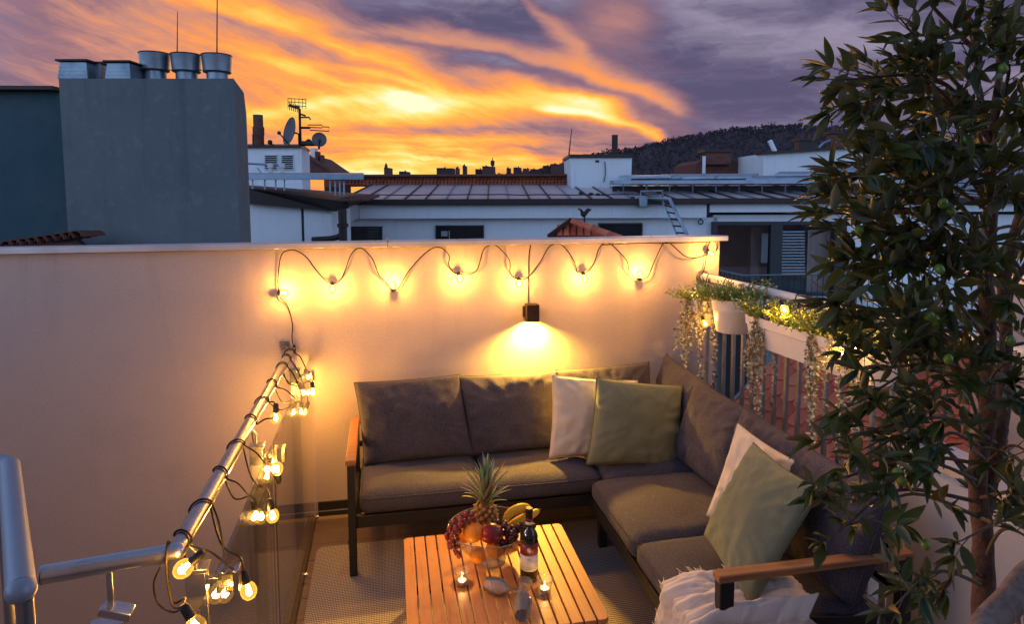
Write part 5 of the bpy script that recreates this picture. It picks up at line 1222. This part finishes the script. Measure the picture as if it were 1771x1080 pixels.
# --- right-hand roofs and chimneys
rp = thing('roof_parapet_block', 'long white sloping-topped parapet block with chimneys at right', 'building', Q(1440, 300, 27)-Vector((0, 0, 2)))
m = MB(); m.prism([Q(1320, 306, 27), Q(1556, 306, 27), Q(1556, 250, 27), Q(1320, 266, 27)], FH*3); m.build('render_face', M_facade, rp)
m = MB(); m.bar(Q(1318, 265, 26.9)+FH*.3, Q(1560, 249, 26.9)+FH*.3, .8, .10); m.build('coping', M_brown, rp)
def chimney(x0, x1, y0, y1, D, label, pots=2, mt=M_brick):
    t = thing('chimney', label, 'chimney', Q((x0+x1)/2, y1, D)); m = MB(); bbox(m, x0, y0, x1, y1+3, D, (x1-x0)*D/CF*.8); m.build('stack', mt, t)
    m = MB(); bbox(m, x0-1.5, y0-1, x1+1.5, y0+3, D-.08, (x1-x0)*D/CF*.8+.16); m.build('crown', M_brown, t)
    for k in range(pots):
        x = x0+(x1-x0)*(k+.5)/pots; c = Q(x, y0-1, D+.2); s = D/CF; MB().lathe([(2.4*s, 0), (2.0*s, 6*s), (2.8*s, 7*s), (0, 8*s)], c, 8).build('pot', M_brick, t)
    return t
chimney(1382, 1405, 240, 259, 27.5, 'short dark chimney with two pots left of the brick one', 2, M_brown)
chimney(1437, 1458, 228, 254, 27.5, 'tall brick chimney with an aerial behind the white parapet', 3)
m = MB(); m.tube([Q(1439, 228, 28), Q(1438, 205, 28)], .03, 5); m.tube([Q(1435, 211, 28), Q(1442, 211, 28)], .02, 4); tag(m.build('aerial_rod', M_antenna), 'short aerial on top of the brick chimney', 'aerial')
m = MB(); s = 27/CF; m.lathe([(5*s, 0), (5*s, 6*s), (9*s, 7*s), (7*s, 10*s), (0, 11*s)], Q(1484, 254, 27.5), 14); tag(m.build('roof_vent', M_brown, smooth=True, angle=40), 'low domed vent on the white parapet block', 'roof vent')
m = MB(); m.tube(catmull([Q(1416, 256, 27.5), Q(1424, 248, 27.5), Q(1436, 243, 27.5)], 4), .06, 6); tag(m.build('bent_pipe', M_ducts), 'pale bent pipe between the two right chimneys', 'pipe')
tr2 = thing('dark_tiled_roof', 'dark red tiled roof with a wide chimney in front of the wooded hill', 'roof', Q(1260, 300, 30))
m = MB(); m.prism([Q(1203, 300, 30), Q(1325, 300, 30), Q(1318, 282, 30), Q(1216, 276, 30), Q(1203, 284, 30)], FH*4); m.build('roof_slope', M_tile_brown, tr2)
m = MB(); bbox(m, 1222, 262, 1264, 284, 29.6, 1.0); m.build('chimney', M_brick, tr2); m = MB(); bbox(m, 1219, 258, 1267, 263, 29.5, 1.2); m.build('chimney_crown', M_brown, tr2); m = MB(); bbox(m, 1216, 270, 1220, 300, 29.3, .1); m.build('flue', M_facade, tr2)
m = MB(); m.tube([Q(1331, 243, 34), Q(1340, 262, 34)], .12, 6); m.build('flue', M_facade, tr2)
# light balcony rail of the flat across
bl = thing('balcony_railing', 'thin dark balcony railing in front of the glass doors across', 'railing', Q(1390, 520, 16))
Db_ = 16.0; A_, B_, C_ = Q(1246, 468, 17.5), Q(1287, 477, Db_), Q(1640, 471, Db_)
m = MB(); m.tube([A_, B_, C_], .022, 6); m.build('top_rail', M_ducts, bl)
for k in range(36):
    p = B_.lerp(C_, k/36); m = MB(); m.tube([p, p-Vector((0, 0, .95))], .011, 4); m.build('bar', M_blackframe, bl)
for k in range(5): p = A_.lerp(B_, k/5); m = MB(); m.tube([p, p-Vector((0, 0, .95))], .011, 4); m.build('bar', M_blackframe, bl)
m = MB(); m.add([Q(1240, 512, 17.5), Q(1287, 530, Db_), Q(1660, 530, Db_), Q(1660, 512, D3+.3), Q(1240, 512, D3+.3)]+[p-Vector((0, 0, .25)) for p in (Q(1240, 512, 17.5), Q(1287, 530, Db_), Q(1660, 530, Db_), Q(1660, 512, D3+.3), Q(1240, 512, D3+.3))], [(0, 1, 2, 3, 4), (0, 5, 6, 1), (1, 6, 7, 2), (2, 7, 8, 3), (9, 8, 7, 6, 5)]); m.build('slab', M_facade, bl)

# --- the red beaver-tail roof beyond the railing, tile by tile
P0 = EYE+(Q(1255, 716, 7.0)-EYE)
best = None
for k in range(0, 90):
    th = math.radians(k-10); u = RZ @ Vector((math.sin(th), math.cos(th), 0)); up = (u+Vector((0, 0, .95))).normalized(); q = P0+up*1.0-EYE
    sx = 885.5+CF*q.dot(_R)/q.dot(_F); sy = CCY-CF*q.dot(_U)/q.dot(_F); q0 = P0-EYE; x0_ = 885.5+CF*q0.dot(_R)/q0.dot(_F); y0_ = CCY-CF*q0.dot(_U)/q0.dot(_F)
    e = abs(math.atan2(y0_-sy, sx-x0_)-math.atan2(88, 118))
    if best is None or e < best[0]: best = (e, th, u.copy(), up.copy())
_, th, uh, up = best; across = Vector((uh.y, -uh.x, 0)).normalized()
if across.dot(RH) < 0: across = -across
nrm = across.cross(up).normalized()
if nrm.z < 0: nrm = -nrm
tm = MB(); w_, L_ = .204, .36; n = 10; poly = [(-w_/2, L_), (w_/2, L_)]+[(w_/2*math.cos(PI*k/n), .075-.075*math.sin(PI*k/n)*1.0) for k in range(n+1)]
tm.prism([(x, y, 0) for x, y in reversed(poly)], (0, 0, .020)); 
ME_bt = []
for mt_ in (M_tile, M_tile2, M_tile3, M_tile): ME_bt.append(tm.mesh('tile', mt_))
rt = thing('red_tiled_roof', 'red beaver-tail tiled roof slope just beyond the railing', 'roof', P0-Vector((0, 0, 1)))
basis = Matrix((across, up, nrm)).transposed()
m = MB(); m.add([P0+across*a+up*b-nrm*.03 for a, b in ((0, -3.2), (4.6, -3.2), (4.6, 1.62), (0, 1.62))], [(0, 1, 2, 3)]); m.build('roof_deck', M_brown, rt)
m = MB(); m.bar(P0-across*.02-up*3.2+nrm*.03, P0-across*.02+up*1.62+nrm*.03, .05, .012, nrm); m.build('verge_flashing', M_ducts, rt)
MAXT = 300; cnt = 0; rest = MB()
tilt_ = Matrix.Rotation(math.radians(-6.5), 3, 'X')
for row in range(26):
    for col in range(22):
        b = 1.50-row*.180; a = (col+.5+(.5 if row % 2 else 0))*.211
        p = P0+across*a+up*(b-.18)+nrm*(.036+rnd.uniform(-.002, .002))
        q = p-EYE; sx = 885.5+CF*q.dot(_R)/q.dot(_F); sy = CCY-CF*q.dot(_U)/q.dot(_F)
        R3 = basis @ Matrix.Rotation(rnd.uniform(-.012, .012), 3, 'Z') @ tilt_
        if cnt < MAXT and 1225 < sx < 1600 and 500 < sy < 860:
            put('tile', ME_bt[rnd.randrange(4)], Matrix.Translation(p) @ R3.to_4x4(), rt); cnt += 1
        else:
            rest.add([p+R3 @ Vector(v) for v in tm.v], tm.f)
tag(rest.build('tile_field', M_tile, rt), kind='stuff')
m = MB(); m.tube([P0+up*1.56+nrm*.03, P0+up*1.56+across*4.6+nrm*.03], .09, 10); m.build('ridge_tiles', M_tile2, rt, smooth=True)
# grey side wall under that roof's verge and the dark light well left of it
gw = thing('grey_side_wall', 'grey rendered side wall below the verge of the red roof', 'wall', P0-Vector((0, 0, 4)))
m = MB(); a, b = P0-across*.03-up*3.2-nrm*.10, P0-across*.03+up*1.62-nrm*.10; m.add([a, b, Vector((b.x, b.y, -9)), Vector((a.x, a.y, -9))]+[p-across*-.2 for p in (a, b, Vector((b.x, b.y, -9)), Vector((a.x, a.y, -9)))], [(0, 1, 2, 3), (7, 6, 5, 4), (0, 4, 5, 1), (1, 5, 6, 2), (2, 6, 7, 3), (3, 7, 4, 0)]); m.build('render_face', mat('grey_wall_render', (.22, .22, .21), .9, bump=(40, .3, .01)), gw)
dk = thing('lower_annex', 'shaded lower building with a dark doorway seen between the railing bars', 'building', Q(1290, 640, 10)-Vector((0, 0, 4)))
m = MB(); bbox(m, 1225, 566, 1345, 940, 10.5, 3); m.build('wall', mat('annex_render', (.24, .26, .24), .9), dk); m = MB(); bbox(m, 1258, 560, 1285, 900, 10.3, .15); m.build('downpipe', M_blackframe, dk); m = MB(); bbox(m, 1290, 580, 1304, 620, 10.42, .05); m.build('window', M_pane, dk)
m = MB(); bbox(m, 1222, 556, 1350, 567, 10.2, 3.5); m.build('eave', M_facade, dk)

# ------------------------------------------------------------------ far city and the wooded hill
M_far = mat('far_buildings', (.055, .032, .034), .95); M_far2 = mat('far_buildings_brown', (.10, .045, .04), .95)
fars = [(560, 575, 297), (583, 596, 298), (664, 672, 290), (690, 705, 297), (755, 784, 291), (788, 792, 290), (800, 806, 287), (822, 834, 293), (834, 856, 288), (876, 884, 291), (888, 902, 290), (905, 915, 292), (918, 936, 293), (940, 953, 287), (953, 974, 284), (974, 986, 281)]
FARLAB = ['far dark block on the skyline right of the hipped red roof', 'second far block on the skyline right of the hipped red roof', 'tiny far tower base under the church spire', 'small far dark block just right of the church spire',
          'wide far block with a flat top on the middle skyline', 'slim far stack touching the wide flat-topped block', 'slim far tower base left of the water tower', 'low far block just left of the water tower', 'far block standing under the water tower', 'narrow far block right of the water tower',
          'second far block right of the water tower', 'small far stub between two skyline blocks', 'low wide far block towards the rooftop box', 'far block beside the low wide one towards the rooftop box', 'tall brownish far block just left of the rooftop box', 'highest far block touching the white rooftop box']
for i, (x0, x1, y) in enumerate(fars):
    Df_ = 420+rnd.uniform(0, 200); t = thing('distant_building', FARLAB[i], 'building', Q((x0+x1)/2, 330, Df_)-Vector((0, 0, 18)), 'distant buildings on the skyline')
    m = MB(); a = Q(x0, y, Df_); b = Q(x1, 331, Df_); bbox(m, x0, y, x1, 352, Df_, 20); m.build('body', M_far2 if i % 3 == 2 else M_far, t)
    m = MB(); k = rnd.uniform(.2, .7); xx = x0+(x1-x0)*k; bbox(m, xx, y-2.2, xx+2.0, y+1, Df_+2, 3); bbox(m, x0, y-.6, x0+(x1-x0)*.5, y+1, Df_-.5, 15); m.build('roof_stack', M_far, t)
for x, yt, lab in ((668, 281, 'tiny distant church spire on the left skyline'), (803, 283, 'distant thin tower left of the water tank on the skyline')):
    m = MB(); p = Q(x, 300, 600); s = 600/CF; m.lathe([(2.5*s, -10*s), (2.5*s, (300-yt-6)*s), (0, (300-yt)*s)], p, 8); tag(m.build('distant_spire', M_far), lab, 'spire')
m = MB(); p = Q(852, 300, 500); s = 500/CF; m.lathe([(1.2*s, -8*s), (1.2*s, 12*s), (3.4*s, 14*s), (3.6*s, 21*s), (.6*s, 23*s), (.5*s, 27*s), (0, 27*s)], p, 10); tag(m.build('distant_water_tower', M_far), 'distant tower with a rounded head on the skyline', 'tower')
ridge = [(840, 306), (900, 303), (940, 296), (985, 282), (1020, 272), (1060, 264), (1100, 257), (1135, 248), (1170, 242), (1200, 236), (1240, 228), (1280, 222), (1330, 219), (1370, 219), (1410, 221), (1450, 226), (1500, 231), (1540, 236), (1600, 244), (1680, 255), (1771, 268), (1900, 290), (2050, 312)]
def rh(x):
    for (a, b), (c, d) in zip(ridge[:-1], ridge[1:]):
        if a <= x <= c: return b+(d-b)*(x-a)/(c-a)
    return 330
vs, fs = [], []; nx_, ny_ = 90, 14; DH0, DH1 = 700, 1300
for j in range(ny_+1):
    for i in range(nx_+1):
        x = 840+(2050-840)*i/nx_; f_ = j/ny_; D = DH0+(DH1-DH0)*f_; yy = 345+(rh(x)+2-345)*math.sin(f_*PI/2); p = Q(x, yy, D); p.z += fbm((x*.02, f_*3, 0), 1, 3)*5*f_; vs.append(p)
b = len(vs)
for i in range(nx_+1): p = vs[ny_*(nx_+1)+i]; vs.append(p+FH*900-Vector((0, 0, p.z+19)))
for j in range(ny_+1):
    for i in range(nx_):
        a = j*(nx_+1)+i; fs.append((a, a+1, a+nx_+2, a+nx_+1))
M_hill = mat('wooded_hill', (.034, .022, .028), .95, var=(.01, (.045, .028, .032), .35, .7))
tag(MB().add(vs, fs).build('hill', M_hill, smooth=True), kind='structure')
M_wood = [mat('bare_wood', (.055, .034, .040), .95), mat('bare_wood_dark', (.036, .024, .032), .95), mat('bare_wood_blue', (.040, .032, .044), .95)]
m = MB(); R2 = random.Random(5)
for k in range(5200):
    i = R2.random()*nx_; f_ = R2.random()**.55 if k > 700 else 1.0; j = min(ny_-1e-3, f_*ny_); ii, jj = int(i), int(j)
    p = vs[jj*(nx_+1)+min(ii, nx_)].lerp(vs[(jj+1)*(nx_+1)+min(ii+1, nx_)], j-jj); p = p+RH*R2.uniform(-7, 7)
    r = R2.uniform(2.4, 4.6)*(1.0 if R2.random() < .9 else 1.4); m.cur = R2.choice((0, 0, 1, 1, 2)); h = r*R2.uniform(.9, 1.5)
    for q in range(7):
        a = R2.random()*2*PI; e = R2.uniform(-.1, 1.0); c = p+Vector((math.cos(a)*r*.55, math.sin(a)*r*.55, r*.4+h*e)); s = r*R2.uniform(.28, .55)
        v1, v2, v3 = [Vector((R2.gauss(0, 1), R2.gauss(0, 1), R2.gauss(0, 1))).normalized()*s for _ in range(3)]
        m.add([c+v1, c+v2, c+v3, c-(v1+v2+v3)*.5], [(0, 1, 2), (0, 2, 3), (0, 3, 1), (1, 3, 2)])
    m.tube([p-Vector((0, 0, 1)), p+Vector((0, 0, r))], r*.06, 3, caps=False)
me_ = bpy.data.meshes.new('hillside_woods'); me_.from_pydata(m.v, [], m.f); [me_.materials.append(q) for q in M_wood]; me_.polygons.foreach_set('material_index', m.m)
tag(put('hillside_woods', me_, Matrix.Identity(4)), kind='stuff')
m = MB(); p = Q(1063, 266, 1180); s = 1180/CF; m.box(p+Vector((0, 0, 13*s)), (9*s, 9*s, 34*s), RZ)
for q in (-3.6, 0, 3.6): m.box(p+RH*(q*s)+Vector((0, 0, 31*s)), (2*s, 9*s, 2.4*s), RZ)
tag(m.build('lookout_tower', M_far), 'dark square lookout tower on the shoulder of the hill', 'tower')
for x, y0, y1, lab in ((1384, 205, 222, 'thin mast on the crest of the wooded hill'), (1512, 208, 234, 'thin mast right of the crest near the olive leaves')):
    m = MB(); m.tube([Q(x, y1, 1200), Q(x, y0, 1200)], .5, 4); tag(m.build('radio_mast', M_far), lab, 'mast')
# pale buildings far right, seen through the tree
fr_ = thing('pale_house', 'pale blue-grey house glimpsed right of the olive trunk', 'building', Q(1740, 480, 26)-Vector((0, 0, 6)))
m = MB(); bbox(m, 1640, 330, 1960, 520, 26, 6); m.build('wall', M_facade, fr_); m = MB(); m.prism([Q(1630, 331, 25.6), Q(1970, 331, 25.6), Q(1900, 290, 29), Q(1680, 290, 29)], (0, 0, -.15)); m.build('roof', M_blue_sheet, fr_)
for x in (1662, 1700, 1742): m = MB(); bbox(m, x, 352, x+22, 392, 25.94, .05); m.build('window', M_pane, fr_)
# ------------------------------------------------------------------ rope armchair, bottom right corner
M_rope = mat('grey_rope', (.40, .32, .28), .9, streaks=((60, 60, 3), (.26, .20, .17), .4, .7), bump=(150, .8, .004))
cA, cB = P(1702, 1098, d=1.42), P(1790, 992, d=1.52)
ac = thing('rope_armchair', 'grey rope-wrapped armchair cut off by the bottom right corner', 'armchair', (cB.x, cB.y-.2, 0))
ctrl = [cA+Vector((-.06, -.25, -.10)), cA+Vector((-.04, -.09, -.03)), cA, cA.lerp(cB, .5)+Vector((0, 0, .004)), cB, cB+Vector((.18, .02, .03)), cB+Vector((.40, -.12, .02)), cB+Vector((.50, -.40, -.06))]
pth = catmull(ctrl, 14); MB().tube(pth, .0275, 14).build('rolled_back', M_rope, ac, smooth=True)
m = MB()
for i in range(len(pth)-1):
    for f_ in (0, .5):
        c = pth[i].lerp(pth[i+1], f_); t_ = (pth[i+1]-pth[i]).normalized(); x = t_.orthogonal().normalized(); y = t_.cross(x); m.tube([c+(x*math.cos(2*PI*k/10)+y*math.sin(2*PI*k/10))*.0285+t_*(.006*k/10) for k in range(10)], .0030, 4, closed=True)
tag(m.build('rope_binding', M_rope, ac, smooth=True), kind='stuff')
cx_, cy_ = cB.x+.12, cB.y-.28
m = MB(); m.lathe([(.0, .40), (.30, .40), (.32, .43), (.30, .50), (.0, .51)], (cx_, cy_, 0), 28); m.build('seat_cushion', M_fabric, ac, smooth=True, angle=60)
m = MB()
for i in range(0, len(pth), 5): m.tube([pth[i], Vector((cx_+(pth[i].x-cx_)*.72, cy_+(pth[i].y-cy_)*.72, .42))], .006, 5)
tag(m.build('back_ropes', M_rope, ac, smooth=True), kind='stuff')
for dx_, dy_ in ((-.22, -.2), (.22, -.2), (-.2, .2), (.2, .2)): MB().tube([(cx_+dx_, cy_+dy_, .42), (cx_+dx_*1.25, cy_+dy_*1.25, .0)], [.014, .010], 10).build('leg', M_black, ac, smooth=True)

# ------------------------------------------------------------------ olive tree
TD = 1.78
ol = thing('olive_tree', 'tall potted olive tree with dark leaves and green olives at the right', 'tree', (P(1700, 1075, d=TD).x, P(1700, 1075, d=TD).y, 0))
M_bark = mat('olive_bark', (.13, .065, .038), .85, var=(18, (.075, .040, .026), .35, .65), bump=(55, .9, .010), streaks=((30, 30, 4), (.17, .09, .055), .5, .8))
M_twig = mat('olive_twig', (.12, .10, .065), .8)
tr_base = P(1700, 1100, d=TD); root = Vector((tr_base.x, tr_base.y, .28))
def stem(pts, r0, r1, k=7):
    c = catmull(pts, k); n = len(c); m = MB(); c = [p+Vector((fbm(p*3+Vector((9, 0, 0)), 2, 2), fbm(p*3, 2, 2), 0))*.012 for p in c]
    rs = [(r0+(r1-r0)*i/(n-1))*(1+.13*fbm(c[i], 14, 2)) for i in range(n)]; m.tube(c, rs, 10); m.build('trunk', M_bark, ol, smooth=True); return c
tP = lambda x, y, d=TD: P(x, y, d=d)
S1 = stem([root, tP(1703, 1080), tP(1700, 960), tP(1694, 850), tP(1698, 740), tP(1712, 610, 1.74), tP(1706, 470, 1.70), tP(1713, 350, 1.68), tP(1715, 240, 1.66)], .030, .0135)
S2 = stem([tP(1697, 900), tP(1722, 800, 1.80), tP(1735, 680, 1.84), tP(1738, 540, 1.86), tP(1752, 420, 1.86), tP(1775, 330, 1.84)], .021, .014)
S3 = stem([tP(1715, 250, 1.66), tP(1700, 180, 1.64), tP(1690, 110, 1.62), tP(1672, 30, 1.62), tP(1665, -60, 1.62)], .0085, .004)
S4 = stem([tP(1714, 245, 1.66), tP(1728, 150, 1.68), tP(1722, 60, 1.70), tP(1726, -60, 1.72)], .0090, .005)
S5 = stem([tP(1738, 545, 1.86), tP(1765, 480, 1.88), tP(1810, 420, 1.9)], .012, .007)
pot = thing('tree_pot', 'grey planter holding the olive tree at the lower right edge', 'plant pot', (root.x, root.y, 0))
MB().lathe([(0, .004), (.15, .004), (.16, .02), (.20, .36), (.205, .37), (.19, .37), (.18, .31), (0, .31)], (root.x, root.y, 0), 32).build('pot', mat('grey_planter', (.09, .09, .095), .7), pot, smooth=True, angle=50)
allst = S1+S2+S3+S4+S5
# boughs: tip in the photo, its depth, size of the spray
TIPS = [(1428, 128, 1.42), (1445, 178, 1.50), (1470, 110, 1.60), (1500, 165, 1.38), (1545, 18, 1.42), (1560, 75, 1.55), (1600, -20, 1.50), (1500, 235, 1.48), (1550, 215, 1.35), (1560, 130, 1.65),
        (1432, 300, 1.42), (1450, 330, 1.52), (1425, 362, 1.40), (1500, 300, 1.60), (1448, 400, 1.38), (1480, 430, 1.50), (1540, 330, 1.40), (1450, 455, 1.44), (1500, 480, 1.36), (1445, 520, 1.48), (1462, 585, 1.42), (1490, 545, 1.60),
        (1490, 640, 1.36), (1460, 700, 1.46), (1500, 700, 1.60), (1418, 760, 1.42), (1450, 800, 1.40), (1412, 835, 1.45), (1480, 770, 1.55), (1520, 820, 1.38), (1425, 930, 1.40), (1460, 905, 1.50),  
        (1530, 1055, 1.40), (1600, 1065, 1.5), (1590, 400, 1.36), (1600, 260, 1.40), (1640, 60, 1.38), (1610, 480, 1.42), (1600, 800, 1.36), (1560, 560, 1.34), (1570, 680, 1.42),
        (1700, -10, 1.45), (1790, 20, 1.50), (1800, 120, 1.5), (1770, 180, 1.40), (1800, 260, 1.6), (1760, 330, 1.40), (1810, 420, 1.5), (1770, 520, 1.42), (1800, 600, 1.5), (1760, 690, 1.40), (1800, 780, 1.5), (1770, 860, 1.42), (1820, 940, 1.5), (1650, 700, 1.95), (1670, 560, 1.95), (1645, 330, 1.36), (1690, 850, 1.95), (1650, 200, 1.44), (1660, 940, 1.42), (1740, 80, 1.4), (1790, -30, 1.6), (1690, 150, 1.8), (1760, 250, 1.85), (1620, 160, 1.75), (1660, 420, 1.9), (1600, 520, 1.85), (1780, 380, 1.75), (1700, 30, 1.8), (1640, 620, 1.85), (1790, 560, 1.8), (1640, 430, 1.50), (1740, 450, 2.0), (1750, 620, 1.95), (1740, 760, 1.95)]
LEAVES = []; tw = MB(); R3_ = random.Random(23)
def rv3(): return Vector((R3_.gauss(0, 1), R3_.gauss(0, 1), R3_.gauss(0, 1)))
bough_m = []
def spray(base, d, L, r):
    """A leafy twig: pairs of leaves set along it, a cluster at the end."""
    pts_ = [base]; q = base.copy(); n = max(2, int(L/.030)); dd = d.normalized()
    for k in range(n):
        dd = (dd+rv3()*.10+Vector((0, 0, .03))).normalized(); q = q+dd*(L/n); pts_.append(q.copy())
    tw.tube(pts_, [r*(1-.7*i/len(pts_)) for i in range(len(pts_))], 5, caps=False)
    for k, p in enumerate(pts_[1:]):
        t_ = (pts_[k+1]-pts_[k]).normalized(); x = t_.cross(rv3()).normalized()
        for s in ((1, -1) if R3_.random() < .72 else (1,)):
            ld = (t_*R3_.uniform(.55, 1.1)+x*s*R3_.uniform(.45, 1.0)+Vector((0, 0, R3_.uniform(-.08, .42)))).normalized(); LEAVES.append((p, ld, R3_.uniform(.040, .078)))
    for s in range(3):
        ld = (dd+rv3()*.30).normalized(); LEAVES.append((pts_[-1], ld, R3_.uniform(.05, .08)))
for i, (x, y, d) in enumerate(TIPS):
    tip = P(x, y, d=d); cand = sorted(allst, key=lambda p: (p-tip).length+abs((p.z+.05)-tip.z+.12)*.9)[:9]; b = R3_.choice(cand)
    L = (tip-b).length; mid = b.lerp(tip, .5)+Vector((R3_.uniform(-.04, .04), R3_.uniform(-.04, .04), .07*L+R3_.uniform(-.03, .06))); c = catmull([b, mid, tip-(tip-b).normalized()*.04], 8)
    n = len(c); m = MB(); m.tube(c, [.0062*(1-.72*k/(n-1)) for k in range(n)], 6, caps=False); m.build('branch', M_twig if i % 3 else M_bark, ol, smooth=True)
    bough = (c[-1]-c[-4]).normalized(); spray(c[-1], bough, .05, .0016)
    ns = max(3, int(L/(.066 if y < 700 else .125)))
    for k in range(ns):
        f_ = .42+.57*(k+.5)/ns; p = c[int(f_*(n-1))]; dir_ = (c[min(n-1, int(f_*(n-1))+1)]-c[max(0, int(f_*(n-1))-1)]).normalized()
        spray(p, (dir_*.75+rv3()*.45).normalized(), R3_.uniform(.05, .12), .0014)
tag(tw.build('twigs', M_twig, ol), kind='stuff')
def leaf_shape(w=.27, fold=.16, curl=.10, n=6):
    vs, fs = [], []
    for i in range(n+1):
        t_ = i/n; ww = w*.5*math.sin(PI*min(1, t_*.97+.03)**.85)**.9 if 0 < i < n else .006; y_ = t_; z_ = -curl*t_*t_+curl*.3*t_
        vs += [(-ww, y_, z_+fold*ww*1.2), (0, y_, z_), (ww, y_, z_+fold*ww*1.2)]
    for i in range(n):
        for j in range(2): a = i*3+j; fs.append((a, a+1, a+4, a+3))
    return vs, fs
def leafmat(name, top, back, rough=.38):
    m = bpy.data.materials.new(name); m.use_nodes = True; nt = m.node_tree; b = nt.nodes['Principled BSDF']; b.inputs['Roughness'].default_value = rough; b.inputs['Specular IOR Level'].default_value = .45
    g = nt.nodes.new('ShaderNodeNewGeometry'); oi = nt.nodes.new('ShaderNodeObjectInfo'); co = nt.nodes.new('ShaderNodeTexCoord')
    nz = noise_n(nt, g.outputs['Position'], 9, 3); c1 = mix_n(nt, nz.sstep(.35, .7), top, tuple(min(1, q*1.9) for q in top)); c1 = mix_n(nt, (X(nt, oi.outputs['Random'])*.35), c1, (.10, .10, .02))
    nt.links.new(mix_n(nt, X(nt, g.outputs['Backfacing']), c1, back), b.inputs['Base Color'])
    tr = nt.nodes.new('ShaderNodeBsdfTranslucent'); tr.inputs[0].default_value = (.10, .14, .02, 1); mx = nt.nodes.new('ShaderNodeMixShader'); mx.inputs[0].default_value = .24
    out = nt.nodes['Material Output']; nt.links.new(b.outputs[0], mx.inputs[1]); nt.links.new(tr.outputs[0], mx.inputs[2]); nt.links.new(mx.outputs[0], out.inputs[0]); return m
ML = [leafmat('olive_leaf_dark', (.028, .056, .022), (.15, .17, .11)), leafmat('olive_leaf_mid', (.062, .090, .020), (.17, .19, .10)), leafmat('olive_leaf_bluish', (.018, .060, .040), (.14, .18, .14)), leafmat('olive_leaf_brown', (.12, .045, .018), (.10, .06, .03))]
shapes = [leaf_shape(.30, .4, .10), leaf_shape(.24, .7, .26), leaf_shape(.34, .25, .02), leaf_shape(.28, .5, -.12)]
lm = {}
for i, (v, f) in enumerate(shapes):
    for j in range(4):
        me = MB().add(v, f).mesh('leaf', ML[j], smooth=True); lm[(i, j)] = me
def pick(): r = R3_.random(); return 0 if r < .5 else 1 if r < .78 else 2 if r < .975 else 3
LEAVES.sort(key=lambda q: (q[0]-EYE).dot(_F)/q[2]); rest = MB(); nleaf = 0
def inframe(p):
    q = p-EYE; z = q.dot(_F); sx = 885.5+CF*q.dot(_R)/z; sy = CCY-CF*q.dot(_U)/z; return -20 < sx < 1790 and -20 < sy < 1100
for (p, d, L) in LEAVES:
    z_ = (Vector((0, 0, 1))+rv3()*.55); z_ = (z_-d*z_.dot(d)).normalized(); x_ = d.cross(z_).normalized(); R = Matrix((x_, d, z_)).transposed(); i, j = R3_.randrange(4), pick()
    if nleaf < 300 and inframe(p): put('leaf', lm[(i, j)], Matrix.Translation(p) @ R.to_4x4() @ Matrix.Scale(L, 4), ol); nleaf += 1
    else: rest.cur = j; rest.add([p+R @ (Vector(v)*L) for v in shapes[i][0]], shapes[i][1])
me = bpy.data.meshes.new('foliage'); me.from_pydata(rest.v, [], rest.f); [me.materials.append(q) for q in ML]; me.polygons.foreach_set('material_index', rest.m); me.polygons.foreach_set('use_smooth', [True]*len(me.polygons))
tag(put('foliage', me, Matrix.Identity(4), ol), kind='stuff')
M_olive = mat('green_olive', (.16, .27, .03), .3, var=(40, (.10, .18, .02), .4, .7), coat=.3); om = MB().ball((0, 0, 0), 1, 12, 8, (.8, .8, 1)).mesh('olive', M_olive, smooth=True)
for (x, y, d) in ((1631, 352, 1.34), (1645, 366, 1.36), (1670, 243, 1.38), (1607, 547, 1.33), (1617, 555, 1.34), (1551, 818, 1.36), (1601, 943, 1.38), (1486, 398, 1.40), (1735, 118, 1.38), (1560, 833, 1.38), (1625, 466, 1.35), (1590, 515, 1.36), (1748, 590, 1.38), (1640, 622, 1.35)):
    p = P(x, y, d=d-.02); put('olive', om, Matrix.Translation(p) @ Matrix.Rotation(R3_.uniform(-1, 1), 4, 'X') @ Matrix.Scale(.0115, 4), ol)
print('leaves', len(LEAVES))
